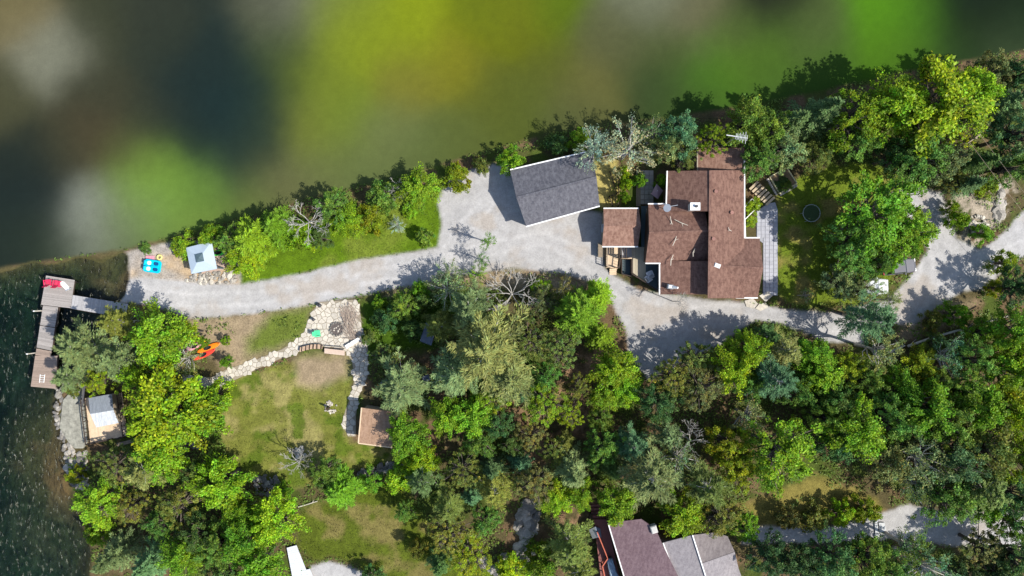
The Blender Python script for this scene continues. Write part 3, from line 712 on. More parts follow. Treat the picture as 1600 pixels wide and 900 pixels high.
q = [P(934, 402), P(940, 402), P(940, 380), P(934, 380)]
for k in range(4):
    p = quadpt(q, .5, (k + .5) / 4); MB().box((p.x, p.y, .45), (.55, .36, .9)).build('slat', mat('pale_grey_slat', lin(190, 184, 168, .8), .8), rk)
MB().box((q[0].x + .25, (q[0].y + q[3].y) / 2, .93), (.6, 1.8, .06)).build('lid', GREYWOOD, rk)
# two grey chairs in the dark deck corner
def chair(name, label, x, y, z, ang, m, group=None, s=1.0):
    t = thing(name, label, 'chair', (x, y, z), group)
    def bx(nm, c_, sz, ry=0):
        mb = MB(); mb.box(Vector(c_), sz, 0, ry)
        o = mb.build(nm, m, None); o.parent = t
        return o
    for k in range(5): bx('seat_slat', (.02 + .11 * k, 0, .36 - .02 * k * -1), (.095, .56, .03))
    for k in range(5):
        yy = -.24 + .12 * k; hh = .86 - .9 * (yy * yy)
        bx('back_slat', (-.22, yy, .36 + hh / 2), (.03, .105, hh), -.38)
    for s_ in (-1, 1):
        bx('armrest', (.12, s_ * .36, .58), (.72, .13, .03))
        bx('leg', (.42, s_ * .33, .28), (.07, .05, .58)); bx('leg', (-.22, s_ * .33, .28), (.07, .05, .58))
        bx('rail', (.1, s_ * .3, .32), (.72, .03, .12))
    t.rotation_euler = (0, 0, ang); t.scale = (s, s, s)
    return t
p = P(1015, 430, .9); chair('deck_chair', 'pale chair in the dark deck corner beside the house', p.x, p.y, .9, 2.0, STEEL, 'chairs on the house deck')
p = P(1011, 436, .9); chair('deck_chair', 'pale chair at the deck edge near the railing corner', p.x, p.y, .9, .6, STEEL, 'chairs on the house deck')

# ------------------------------------------------------------------ small brown roofed shed
sh = thing('shed', 'small shed with pale brown shingle gable roof between garage and house', 'shed', P(970, 355))
u0, u1, l0, l1 = (943, 326, 2.7), (998, 326, 2.7), (941, 385, 2.7), (997, 385, 2.7); ra, rb = (943.5, 353, 3.5), (1001.5, 352, 3.5)
roofplane(sh, [ra, rb, u1, u0], TAN_SH, .14); roofplane(sh, [l0, l1, rb, ra], TAN_SH, .14)
gable_volume(sh, (P(*u0), P(*u1)), (P(*l0), P(*l1)), (P(*ra), P(*rb)), BEIGE_WALL, inset=.3)
fascia(sh, (943, 325.5, 2.72), (998, 325.5, 2.72)); fascia(sh, (941, 385.5, 2.72), (997, 385.5, 2.72))
window(sh, Vector((P(941, 355, 2.7).x + .26, P(941, 355, 2.7).y, 1.5)), .9, .8, PI)
# ------------------------------------------------------------------ garage
ga_ = thing('garage', 'garage with wide charcoal shingle roof at the top of the gravel drive', 'garage', P(870, 300))
D, C_, B_, A_ = (822, 353, 3.1), (937, 321, 3.1), (924, 236, 3.1), (800, 268, 3.1)
A_ = (797, 266, 3.1); r0, r1 = (807, 309, 4.3), (932, 277, 4.3)
roofplane(ga_, [D, C_, r1, r0], GREY_SH, .18); roofplane(ga_, [r0, r1, B_, A_], GREY_SH, .18)
gable_volume(ga_, (P(*D), P(*C_)), (P(*A_), P(*B_)), (P(*r0), P(*r1)), mat('grey_siding', lin(150, 152, 156, .8), .8, .1, 2, .2), inset=.3)
fascia(ga_, (822, 354, 3.12), (937, 322, 3.12)); fascia(ga_, (797, 265.3, 3.12), (924, 235.3, 3.12)); 
dv = (P(*A_) - P(*D)).normalized(); dm = (P(*D) + P(*A_)) / 2
ang = math.atan2((P(*D) - P(*C_)).y, (P(*D) - P(*C_)).x)
nrm = Vector((math.cos(ang), math.sin(ang), 0))
gd = MB(); pos = dm - nrm * .22; pos.z = 1.15; gd.box(pos, (.08, 3.6, 2.3), ang)
MB().beam(P(807, 309, 4.33), P(932, 277, 4.33), .28, .05).build('ridge_cap', GREY_SH, ga_)
gdo = gd.build('garage_door', WHITE, ga_)
for k in range(4): MB().box(pos + nrm * .05 + Vector((0, 0, -.85 + .57 * k)), (.05, 3.5, .5), ang).build('door_panel', WHITE, gdo)

# ------------------------------------------------------------------ gazebo on the beach
gz = thing('gazebo', 'square gazebo with pale blue-grey hip roof and dark top vent on the beach', 'gazebo', P(318, 402))
e = [P(299, 428, 2.5), P(339, 420, 2.5), P(330.5, 377, 2.5), P(290.5, 387, 2.5)]
ctr = sum(e, Vector()) / 4
vq = [ctr + (p - ctr) * .27 + Vector((0, 0, .42)) for p in e]
for i in range(4):
    j = (i + 1) % 4
    MB().slab([e[i], e[j], vq[j], vq[i]], .06).build('roof_panel', GAZEBO, gz)
v2 = [ctr + (p - ctr) * .30 + Vector((0, 0, .55)) for p in e]; top = ctr + Vector((0, 0, .72))
mb = MB().add(v2 + [top], [(0, 1, 4), (1, 2, 4), (2, 3, 4), (3, 0, 4), (3, 2, 1, 0)]); mb.build('vent_roof', GAZEBO2, gz)
for i in range(4):
    MB().box(vq[i] * .96 + ctr * .04 + Vector((0, 0, .08)), (.06, .06, .28)).build('vent_post', GAZEBO2, gz)
    p = ctr + (e[i] - ctr) * .9; MB().box((p.x, p.y, 1.22), (.16, .16, 2.5)).build('post', GAZEBO2, gz)
    a = ctr + (e[i] - ctr) * .9; b_ = ctr + (e[(i + 1) % 4] - ctr) * .9
    MB().beam((a.x, a.y, 2.35), (b_.x, b_.y, 2.35), .12, .18).build('beam', GAZEBO2, gz)
fl = [ctr + (p - ctr) * 1.02 for p in e]; MB().prism([(p.x, p.y) for p in fl], -.1, .08).build('floor', mat('pinkish_paver', lin(190, 166, 150, .8), .9, .15, 5, .2), gz)
sl_ = thing('patio_slab', 'pinkish paved slab to the right of the gazebo', 'patio', P(345, 390))
MB().prism([P(*p)[:2] for p in ((332, 374), (347, 374), (354, 404), (339, 410))], -.1, .05).build('slab', mat('pinkish_paver', lin(190, 166, 150, .8)), sl_)

# ------------------------------------------------------------------ boathouse deck with corrugated roof
bd = thing('boathouse', 'small waterside hut with corrugated metal roof on a pale railed deck', 'hut', P(165, 650))
boards(bd, world_quad([(141, 692), (199, 681), (190, 613), (133, 622)], .7), 22, .7, .06, PALEWOOD, 'deck_board', gap=.04)
q0 = [P(137.5, 623, 2.6), P(174.5, 615, 2.6), P(174.5, 641, 3.0), P(140, 648, 3.0)]
def corrugated(parent, pts, m, n_=26, amp=.035):
    """pts: four corners; ridges run from pts[0]-pts[1] edge to pts[3]-pts[2] edge"""
    mb = MB(); top = []; 
    for i in range(n_ * 2 + 1):
        u = i / (n_ * 2); dz = amp * (1 if i % 2 else -1)
        top.append((lerp(pts[0], pts[1], u) + Vector((0, 0, dz)), lerp(pts[3], pts[2], u) + Vector((0, 0, dz))))
    vs_ = [p for t_ in top for p in t_]; fs = [(2 * i, 2 * i + 2, 2 * i + 3, 2 * i + 1) for i in range(n_ * 2)]
    k = len(vs_); vs_ += [p - Vector((0, 0, .03)) for p in vs_]; fs += [tuple(j + k for j in reversed(f)) for f in fs]
    mb.add(vs_, fs); return mb.build('roof', m, parent)
UL, UR, ML, MR, LL, LR = P(138, 622, 2.5), P(174.5, 615.5, 2.5), P(140.5, 647, 3.1), P(177, 641, 3.1), P(150, 668, 2.6), P(185, 661, 2.6)
corrugated(bd, [UL, UR, MR, ML], ROOFMETAL); corrugated(bd, [ML, MR, LR, LL], ROOFMETAL2)
bw_ = [UL, UR, MR, LR, LL, ML]
q_ = [Vector((p.x, p.y, 0)) for p in (LL, LR, UR, UL)]; cc = sum(q_, Vector()) / 4
q_ = [cc + (p - cc) * .92 for p in q_]
MB().prism([(p.x, p.y) for p in q_], .7, 2.45).build('wall', GREYWOOD, bd)
railing(bd, [(p.x, p.y) for p in (P(133, 622, .7), P(141, 692, .7), P(176, 685, .7))], 1.0, .7, DARKWOOD, .09, 1.3)
railing(bd, [(p.x, p.y) for p in (P(189, 613, .7), P(199, 681, .7), P(188, 683, .7))], 1.0, .7, DARKWOOD, .09, 1.3)
mb = MB()
for (x, y) in ((136, 625), (142, 689), (196, 679), (188, 616), (140, 658), (192, 648)): p = P(x, y, .3); mb.box((p.x, p.y, .3), (.16, .16, .8))
mb.build('deck_post', DARKWOOD, bd)
bt = thing('deck_bench', 'cluttered grey bench along the right railing of the waterside deck', 'bench', P(183, 640))
a, b_ = P(180, 618, 1.15), P(187, 655, 1.15)
MB().beam(a, b_, .5, .06).build('seat', STEEL, bt)
for t_ in (.1, .5, .9): p = lerp(a, b_, t_); MB().box((p.x, p.y, .92), (.4, .08, .44)).build('leg', DARKWOOD, bt)
sp_ = thing('step', 'grey plank step beside the waterside deck', 'step', P(196, 688))
MB().prism([P(*p)[:2] for p in ((184, 692), (207, 686), (209, 691), (186, 697))], -.1, .28).build('tread', GREYWOOD, sp_)
pd = MB().prism([P(*p)[:2] for p in ((100, 625), (112, 612), (130, 606), (132, 625), (138, 690), (131, 700), (118, 700), (108, 690), (95, 668))], -.6, .22).build('concrete_pad', mat('grey_shore_concrete', lin(164, 162, 148, .8), .9, .5, 2.2, 1.0), None)
tag(pd, 'mottled grey concrete pad between the metal-roofed hut and the water', 'concrete pad')
pipe = MB().tube([P(128, 634, 1.5), P(132, 602, 1.5)], .12, 8); pipe.tube([P(119, 631, .2) , P(131, 629, 1.4)], .09, 8); pipe.box(P(131, 628, .8), (.2, .2, 1.6))
tag(pipe.build('boat_winch', DARKSTEEL, None), 'dark steel winch frame standing at the hut corner', 'winch')

# ------------------------------------------------------------------ lower garden shed
gs = thing('garden_shed', 'garden shed with flat salmon shingle roof at the end of the stone path', 'shed', P(588, 670))
q = [(560, 692, 2.5), (613, 699, 2.5), (616, 644, 2.9), (565, 637, 2.9)]
roofplane(gs, q, SHED_SH, .14); pp = [P(*p) for p in q]; cc = sum(pp, Vector()) / 4
pp2 = [cc + (p - cc) * .93 for p in pp]
MB().hexa([(p.x, p.y, -.1) for p in pp2], [(p.x, p.y, p.z - .14 + (cc.z - p.z) * .07) for p in pp2]).build('wall', GREYWOOD, gs)
fascia(gs, (560, 692.4, 2.5), (613, 699.4, 2.5), PALEWOOD); fascia(gs, (560, 692, 2.5), (565, 637, 2.9), PALEWOOD)
do_ = MB().box(((pp2[0].x + pp2[3].x) / 2 - .05, (pp2[0].y + pp2[3].y) / 2, 1.0), (.08, .95, 2.0), .09).build('door', DARKWOOD, gs)
MB().box(((pp2[0].x + pp2[3].x) / 2 - .12, (pp2[0].y + pp2[3].y) / 2 - .35, 1.0), (.06, .06, .16)).build('handle', STEEL, do_)

# small hut hidden under the central pines, and two bins beside it
ht = thing('outhouse', 'small hut with dark slatted roof under the central pines', 'hut', P(672, 522))
q = [(656, 533, 2.3), (674, 540, 2.3), (682, 512, 2.8), (665, 504, 2.8)]
pp = [P(*p) for p in q]
for k in range(6):
    a = k / 6 + .01; b_ = (k + 1) / 6 - .01
    MB().slab([quadpt(pp, a, 0), quadpt(pp, b_, 0), quadpt(pp, b_, 1), quadpt(pp, a, 1)], .06).build('roof_panel', mat('dark_blue_panel', lin(100, 112, 128, .8), .5, .2, 3), ht)
cc = sum(pp, Vector()) / 4; pp2 = [cc + (p - cc) * .85 for p in pp]
MB().hexa([(p.x, p.y, -.1) for p in pp2], [(p.x, p.y, p.z - .12) for p in pp2]).build('wall', GREYWOOD, ht)
for (x, y, lb) in ((667, 590, 'dark blue-grey storage bin under the pine right of the stone path'), (603, 598, 'grey storage bin at the left foot of the pines')):
    p = P(x, y); t = thing('storage_bin', lb, 'bin', p)
    MB().box((p.x, p.y, .4), (.75, .65, .8), .4).build('bin_body', mat('slate_bin', lin(96, 106, 126, .8), .6), t); MB().cham((p.x, p.y, .85), (.85, .75, .12), .4, .04).build('lid', mat('slate_bin', lin(96, 106, 126, .8)), t)

# ------------------------------------------------------------------ neighbouring house at the bottom
nh = thing('neighbour_house', 'neighbouring house with dark mauve roof and light grey wing at the bottom edge', 'house', P(1030, 870))
h1, h2 = 4.2, 5.0
roofplane(nh, [(950, 817, 4.0), (985, 934, 4.0), (1076, 934, 4.8), (1035, 850, 4.8), (1024, 826, 4.7), (1002, 811, 4.5)], MAUVE_SH, .2)
roofplane(nh, [(1036, 848, 4.5), (1068, 934, 4.5), (1110, 924, 5.2), (1082, 836, 5.2)], LGREY_SH, .2)
roofplane(nh, [(1082.5, 836, 5.2), (1096, 880, 5.2), (1148, 862, 4.4), (1137, 838, 4.1), (1116, 832, 4.4)], mat('dummy', (.2, .2, .2)) if False else shingle_mat('mid_grey_shingle', lin(128, 120, 118, .8), lin(114, 106, 106, .8), lin(140, 132, 130, .8), rot=.3), .2)
roofplane(nh, [(1096.5, 880.5, 5.18), (1110, 924, 5.18), (1160, 905, 4.1), (1154, 888, 4.2), (1148, 862.5, 4.38)], LGREY_SH, .2)
for a, b_ in (((950, 817, 4.02), (985, 934, 4.02)), ((1036, 848, 4.62), (1068, 934, 4.62)), ((1082, 836, 5.3), (1110, 924, 5.3))): fascia(nh, a, b_, WHITE, .13, .12, .02)
MB().prism([P(x, y, 2)[:2] for x, y in ((957, 822), (1002, 818), (1030, 835), (1110, 845), (1135, 848), (1146, 885), (1110, 918), (985, 930))], -.1, 3.9).build('wall', SIDING, nh)
MB().slab([P(1040, 850, 4.2), P(1068, 934, 4.2), P(1110, 918, 4.2), P(1082, 840, 4.2)], .5).build('gable_wall', SIDING, nh)
p = P(1021, 826, 4.6); MB().cham((p.x, p.y, 4.6), (.75, .9, .9), .3, .1).build('roof_vent', CONCRETE, nh)
nd = thing('neighbour_deck', 'red-brown stained deck with steps along the left of the mauve-roofed house', 'deck', P(945, 850))
boards(nd, world_quad([(942, 932), (975, 932), (948, 812), (928, 812)], 1.4), 9, 1.4, .08, REDDECK, 'deck_board')
railing(nd, [(p.x, p.y) for p in (P(932, 828, 1.4), P(948, 868, 1.4), P(940, 880, 1.4), P(950, 932, 1.4))], 1.0, 1.4, REDWOOD, .12, 1.0)
for k in range(5):
    y = 790 + k * 4.6; MB().prism([P(x_, y_, .5)[:2] for x_, y_ in ((922 + k * 1.6, y + 4), (940 + k * 1.2, y + 3), (938 + k * 1.2, y - 1), (920 + k * 1.6, y))], -.1, .25 + k * .24).build('step', REDDECK, nd)
mb = MB()
for (x, y) in ((946, 925), (968, 925), (935, 820), (946, 822), (950, 870)): p = P(x, y, .7); mb.box((p.x, p.y, .6), (.18, .18, 1.5))
mb.build('deck_post', REDDECK, nd)
rl = thing('landing_railing', 'broken wooden railing at the top of the red deck steps', 'railing', P(922, 805))
railing(rl, [(p.x, p.y) for p in (P(918, 812), P(922, 800), P(930, 798))], .9, 0, DARKWOOD, .08, .8)
kd = thing('dog_kennel', 'small kennel with pale grey pitched roof beside the red deck', 'kennel', P(931, 835))
a0, a1, b0, b1, ra, rb = P(920, 828, 1.5), P(926, 842, 1.5), P(938, 826, 1.5), P(940, 840, 1.5), P(930, 823, 2.1), P(933, 840, 2.1)
MB().slab([a0, a1, rb, ra], .08).build('roof', STEEL, kd); MB().slab([ra, rb, b1, b0], .08).build('roof', mat('slate_blue_panel', lin(120, 134, 152, .8), .6), kd)
MB().prism([(p.x, p.y) for p in (a0 * .96 + b1 * .04, a1 * .96 + b0 * .04, b1 * .96 + a0 * .04, b0 * .96 + a1 * .04)], -.1, 1.4).build('wall', REDDECK, kd)
tp_ = thing('covered_hot_tub', 'hot tub under a crumpled pale blue cover on the red deck', 'hot tub', P(958, 885, 1.4))
c8 = [P(*p, 1.9) for p in ((947, 872), (956, 871), (968, 905), (955, 908))]
MB().prism([(p.x, p.y) for p in c8], 1.4, 2.15).build('tub', DARKDECK, tp_)
mb = MB(); n_ = 9; rows = []
for i in range(n_):
    for j in range(n_):
        p = quadpt(c8, i / (n_ - 1) * 1.0, j / (n_ - 1)); rows.append((p.x + R.uniform(-.05, .05), p.y + R.uniform(-.05, .05), 2.2 + R.uniform(-.03, .1) - (.12 if i in (0, n_ - 1) or j in (0, n_ - 1) else 0)))
mb.add(rows, [(i * n_ + j, (i + 1) * n_ + j, (i + 1) * n_ + j + 1, i * n_ + j + 1) for i in range(n_ - 1) for j in range(n_ - 1)]); mb.build('cover', TARP, tp_)

# ------------------------------------------------------------------ dock
DZ = 0.35
dock = thing('dock', 'weathered grey L-shaped dock reaching from the beach into the lake', 'dock', P(100, 480))
boards(dock, world_quad([(64, 476), (110, 481.5), (116.5, 437.5), (72, 430.5)], DZ), 26, DZ, .05, WEATHERED, 'board', 'u', .08, .006)
boards(dock, world_quad([(110.5, 482), (196, 497), (200, 475), (113.5, 461)], DZ), 46, DZ - .01, .05, WEATHERED_Y, 'board', 'v', .08, .006)
boards(dock, world_quad([(62.5, 508), (85.5, 511.5), (90.5, 480), (67, 477)], DZ), 17, DZ - .02, .05, WEATHERED, 'board', 'u', .08, .006)
boards(dock, world_quad([(57, 543), (80.5, 548), (85.3, 512.5), (62.3, 509)], DZ), 19, DZ - .01, .05, WEATHERED, 'board', 'u', .08, .006)
boards(dock, world_quad([(55, 555), (79, 557), (80.2, 549), (56.8, 544.5)], DZ), 6, DZ - .02, .05, BROWNDOCK, 'board', 'u', .08, .006)
boards(dock, world_quad([(48, 604), (86.5, 607.5), (89.5, 556), (54.8, 556)], DZ), 30, DZ, .05, BROWNDOCK, 'board', 'u', .08, .008)
for (a, b_) in (((64, 476), (72, 430.5)), ((110, 481), (116.5, 438)), ((110.5, 482), (196, 497)), ((113.5, 461), (200, 475)), ((62.5, 508), (67, 477)), ((85.5, 511), (90.5, 480)),
                ((57, 543), (62.3, 509)), ((80.5, 548), (85.3, 512)), ((48, 604), (54.8, 556)), ((86.5, 607), (89.5, 556))):
    a = P(*a, DZ); b_ = P(*b_, DZ); a.z = b_.z = DZ - .17; i_ = (P(100, 490, DZ) - (a + b_) / 2); i_.z = 0; i_ = i_.normalized() * .12
    MB().beam(a + i_, b_ + i_, .09, .2).build('joist', DARKWOOD, dock)
for (x, y) in ((67, 473), (74, 434), (113, 441), (108, 478), (84, 508), (64, 505), (60, 540), (79, 544), (52, 600), (84, 604), (58, 560), (86, 560), (140, 484), (168, 489), (143, 469), (172, 474)):
    p = P(x, y, 0); MB().tube([(p.x, p.y, -3.2), (p.x, p.y, DZ - .06)], .09, 7).build('piling', DARKWOOD, dock)
for (x, y, lb) in ((66, 485.5, 'pale mooring post on the outer side of the dock, nearer the red chairs'), (55.5, 551.5, 'pale mooring post halfway down the outer side of the dock')):
    p = P(x, y, .3); t = thing('mooring_post', lb, 'post', (p.x, p.y, 0))
    MB().tube([(p.x - .12, p.y, -2.5), (p.x - .12, p.y, 1.7)], .075, 8).build('pole', BIRCH, t); MB().tube([(p.x - .12, p.y, 1.7), (p.x - .12, p.y, 1.8)], [.1, .06], 8).build('cap', WHITE, t)
ld = thing('dock_ladder', 'small grey ladder folded flat on the lowest dock section', 'ladder', P(66, 592, DZ))
for s_ in (-1, 1): MB().beam(P(65 + s_ * 3.5, 598, DZ + .06), P(66.5 + s_ * 3.5, 585, DZ + .06), .06, .05).build('side_rail', WHITE, ld)
for k in range(4): MB().beam(P(62 + k * .4, 596.5 - k * 3.4, DZ + .06), P(69 + k * .4, 597 - k * 3.4, DZ + .06), .05, .04).build('rung', WHITE, ld)
p = P(78.5, 443.5, DZ); chair('beach_chair', 'red slatted chair on the dock, nearer the outer corner', p.x, p.y, DZ, PI / 2 + .1, RED, 'red chairs on the dock', 1.05)
p = P(92, 445, DZ); chair('beach_chair', 'red slatted chair on the dock beside the white board', p.x, p.y, DZ, PI / 2 - .12, RED, 'red chairs on the dock', 1.05)
wb = thing('paddle_board', 'narrow white board lying on the dock next to the red chairs', 'board', P(102, 446, DZ))
a, b_ = P(96, 440, DZ), P(108, 453, DZ); d = (b_ - a).normalized(); s_ = Vector((-d.y, d.x, 0)); rings = []
for t_, w_ in ((0, .05), (.06, .2), (.2, .28), (.8, .28), (.94, .2), (1, .05)):
    c_ = lerp(a, b_, t_); c_.z = DZ + .1; rings.append([c_ - s_ * w_ - Vector((0, 0, .05)), c_ + s_ * w_ - Vector((0, 0, .05)), c_ + s_ * w_ * .9 + Vector((0, 0, .05)), c_ - s_ * w_ * .9 + Vector((0, 0, .05))])
MB().loft(rings).build('hull', WHITE, wb); MB().beam(b_ + Vector((-.3, -.1, .2)), b_ + Vector((.35, .22, .2)), .1, .08).build('handle', STEEL, wb)
# white gangway of the neighbour at the bottom edge
gw = thing('white_gangway', 'white boarded gangway beside the grey road at the bottom edge', 'gangway', P(470, 880))
boards(gw, world_quad([(462, 930), (494, 930), (463, 852), (448, 856)], .4), 24, .4, .08, mat('white_board', lin(214, 218, 224, .8), .7, .12, 4), 'board', 'u', .05)
boards(gw, world_quad([(484, 930), (500, 930), (484, 889), (474, 891)], .3), 10, .3, .08, mat('white_board', (1, 1, 1)), 'board', 'u', .05)
mb = MB()
for (x, y) in ((455, 862), (462, 862), (476, 915), (490, 925), (480, 895)): p = P(x, y, .1); mb.box((p.x, p.y, .05), (.14, .14, .5))
mb.build('post', STEEL, gw)

# ------------------------------------------------------------------ small craft
def spindle(L_, W, H_, n=12, k=10, flat=.35, pw=.55):
    """kayak-like hull ring list along x"""
    rings = []
    for i in range(n + 1):
        t_ = i / n * 2 - 1; w_ = W / 2 * max(.02, (1 - abs(t_) ** 2.2)) ** pw; h_ = H_ * (.35 + .65 * (1 - abs(t_) ** 2)); lift = .18 * H_ * abs(t_) ** 3
        ring = []
        for q in range(k):
            a = 2 * PI * q / k; ring.append((t_ * L_ / 2, math.cos(a) * w_, H_ / 2 + lift + math.sin(a) * h_ / 2 * (1 if math.sin(a) < 0 else flat * 2)))
        rings.append(ring)
    return rings
def local(mb, name, m, t, smooth=True):
    o = mb.build(name, m, None, smooth); o.parent = t; return o
def kayak(label, x, y, z, ang, m, L_=3.1, W=.75, tilt=0, group='kayaks beside the tree', name='kayak'):
    t = thing(name, label, 'kayak', P(x, y, 0) + Vector((0, 0, z)), group); t.rotation_euler = (tilt, 0, ang)
    local(MB().loft(spindle(L_, W, .34)), 'hull', m, t)
    ring = [[(math.cos(a) * .45 * s_ - .1, math.sin(a) * .2 * s_, .34 + dz) for a in np.linspace(0, 2 * PI, 15)[:-1]] for s_, dz in ((1.12, -.03), (1.1, .03), (.95, .02), (.9, -.1))]
    cp_ = local(MB().loft(ring), 'cockpit', RUBBER, t); local(MB().box((-.35, 0, .36), (.08, .34, .2)), 'backrest', RUBBER, cp_)
    local(MB().tube([(L_ / 2 - .25, 0, .33), (L_ / 2 - .12, 0, .4), (L_ / 2 - .05, 0, .33)], .02, 5), 'handle', RUBBER, t)
    return t
kayak('coral red kayak lying beside the bright green tree, nearest the stone path', 320, 553.5, 0, .45, KRED)
kayak('orange kayak lying between the red and yellow ones by the tree', 327, 543, .02, .38, ORANGE)
kayak('bright yellow kayak with its bow poking out from under the tree', 308, 530, 0, -.25, YELLOW, 3.0)
kayak('pinkish kayak half hidden under the bright green tree', 306, 540, 0, .5, PINK, 3.0)
kayak('lime green kayak lying on the paved slab right of the gazebo', 343, 395, .05, .2, LIME, 1.9, .7, group='beach toys by the gazebo')
yt = thing('toy_bucket', 'yellow toy boat on the paved slab above the lime green kayak', 'toy', P(344, 381)); 
yo = MB().loft([[(P(344, 381).x + c_[0] * s_, P(344, 381).y + c_[1] * s_, z_) for c_ in ((-.35, -.15), (.2, -.2), (.42, .0), (.2, .2), (-.35, .15))] for s_, z_ in ((.75, .06), (1.0, .3), (.9, .3), (.7, .16))]).build('hull', YELLOW, yt)
bl = P(250, 402); bo = thing('beach_ball', 'pale yellow float lying on the sand behind the turquoise boat', 'float', bl)
MB().loft([[(bl.x + math.cos(a) * (.27 + .12 * math.cos(b2)), bl.y + math.sin(a) * (.27 + .12 * math.cos(b2)), .14 + .12 * math.sin(b2)) for b2 in np.linspace(0, 2 * PI, 9)[:-1]] for a in np.linspace(0, 2 * PI, 17)], False).build('ring', mat('pale_yellow_plastic', lin(232, 220, 140, .8), .5), bo, True)
pk = P(235, 404); po = thing('foam_mat', 'faded pink foam mat beside the turquoise boat', 'mat', pk)
for k in range(3): MB().box((pk.x - .35 + k * .36, pk.y, .06), (.34, .7, .05), .1).build('panel', PINK, po)
# pedal boat
pb = thing('pedal_boat', 'turquoise pedal boat with two white seats pulled up on the beach', 'boat', P(240, 416)); pb.rotation_euler = (0, 0, -.15)
def rrect(L_, W, r_, z_, n=5):
    pts = []
    for cx_, cy_, a0 in ((L_ / 2 - r_, W / 2 - r_, 0), (-L_ / 2 + r_, W / 2 - r_, PI / 2), (-L_ / 2 + r_, -W / 2 + r_, PI), (L_ / 2 - r_, -W / 2 + r_, 1.5 * PI)):
        for k in range(n + 1): a = a0 + PI / 2 * k / n; pts.append((cx_ + r_ * math.cos(a), cy_ + r_ * math.sin(a), z_))
    return pts
local(MB().loft([rrect(1.9, 1.3, .25, .02), rrect(2.15, 1.55, .35, .2), rrect(2.2, 1.6, .38, .38), rrect(2.1, 1.5, .34, .44), rrect(1.85, 1.25, .25, .42)]), 'hull', TURQ, pb, False)
for s_ in (-1, 1):
    st = local(MB().loft([rrect(.5, .5, .2, .42), rrect(.5, .5, .2, .52), rrect(.4, .4, .16, .56)]), 'seat', WHITE, pb); st.location = (-.38, s_ * .36, 0)
    bk = local(MB().box((-.68, s_ * .36, .72), (.1, .5, .5), 0, -.2), 'backrest', TURQ, pb, False)
    w_ = local(MB().loft([rrect(.62, .42, .2, .43), rrect(.62, .42, .2, .46), rrect(.5, .3, .14, .44)]), 'footwell', NAVY, pb); w_.location = (.48, s_ * .36, 0)
    local(MB().tube([(.35, s_ * .36 - .12, .58), (.35, s_ * .36 + .12, .58)], .03, 6), 'pedal', DARKSTEEL, pb)
local(MB().box((0, 0, .5), (1.5, .12, .14)), 'centre_console', TURQ, pb, False)
local(MB().tube([(0, 0, .55), (0, 0, .8)], .03, 6), 'tiller', DARKSTEEL, pb)

# ------------------------------------------------------------------ flagstones
def clip(poly, nx, ny, d):
    out = []
    for i in range(len(poly)):
        a = poly[i]; b2 = poly[(i + 1) % len(poly)]; da = a[0] * nx + a[1] * ny - d; db = b2[0] * nx + b2[1] * ny - d
        if da <= 0: out.append(a)
        if (da < 0) != (db < 0) and da != db:
            t_ = da / (da - db); out.append((a[0] + (b2[0] - a[0]) * t_, a[1] + (b2[1] - a[1]) * t_))
    return out
PATH = [(285, 585), (330, 590), (352, 578), (400, 562), (440, 546), (470, 528), (482, 505), (490, 484), (500, 472), (556, 468), (562, 480), (566, 520), (574, 532), (575, 560), (574, 590), (560, 620),
        (556, 650), (556, 682), (544, 682), (534, 662), (540, 640), (550, 615), (554, 590), (550, 565), (541, 550), (500, 540), (470, 548), (420, 568), (375, 590), (330, 610), (285, 606)]
Rf = random.Random(5)
PX = np.array([p[0] for p in PATH]); 
seeds = []
for gy in np.arange(455, 700, 7.6):
    for gx in np.arange(270, 600, 7.6):
        seeds.append((gx + Rf.uniform(-3.1, 3.1) + (3.8 if int(gy / 7.6) % 2 else 0), gy + Rf.uniform(-3.1, 3.1)))
sa = np.array(seeds); ins_ = sdf(PATH, sa[:, 0], sa[:, 1]) > .2
path = MB().prism([P(*p)[:2] for p in PATH], -.12, -.005).build('flagstone_path', mat('sandy_joint', lin(150, 140, 122, .8), .95, .2, 6, .3)); path['kind'] = 'structure'
for i in np.nonzero(ins_)[0]:
    s0 = seeds[i]
    poly = [(s0[0] - 7, s0[1] - 7), (s0[0] + 7, s0[1] - 7), (s0[0] + 7, s0[1] + 7), (s0[0] - 7, s0[1] + 7)]
    for j in np.nonzero((np.abs(sa[:, 0] - s0[0]) < 20) & (np.abs(sa[:, 1] - s0[1]) < 20))[0]:
        if j == i: continue
        s1 = seeds[j]; nx, ny = s1[0] - s0[0], s1[1] - s0[1]; L_ = math.hypot(nx, ny); nx /= L_; ny /= L_
        poly = clip(poly, nx, ny, (s0[0] + s1[0]) / 2 * nx + (s0[1] + s1[1]) / 2 * ny - .38)
        if len(poly) < 3: break
    if len(poly) < 3: continue
    w_ = [P(*p) for p in reversed(poly)]; cx = sum(w_, Vector()) / len(w_); z_ = .035 + Rf.uniform(-.012, .02); tx, ty = Rf.uniform(-.03, .03), Rf.uniform(-.03, .03)
    top = [cx + (p - cx) * .9 + Vector((0, 0, z_ + tx * (p.x - cx.x) + ty * (p.y - cx.y))) for p in w_]
    mid = [Vector((p.x, p.y, z_ - .02 + tx * (p.x - cx.x) + ty * (p.y - cx.y))) for p in w_]
    MB().loft([[Vector((p.x, p.y, -.1)) for p in w_], mid, top]).build('flagstone', FLAG, path)
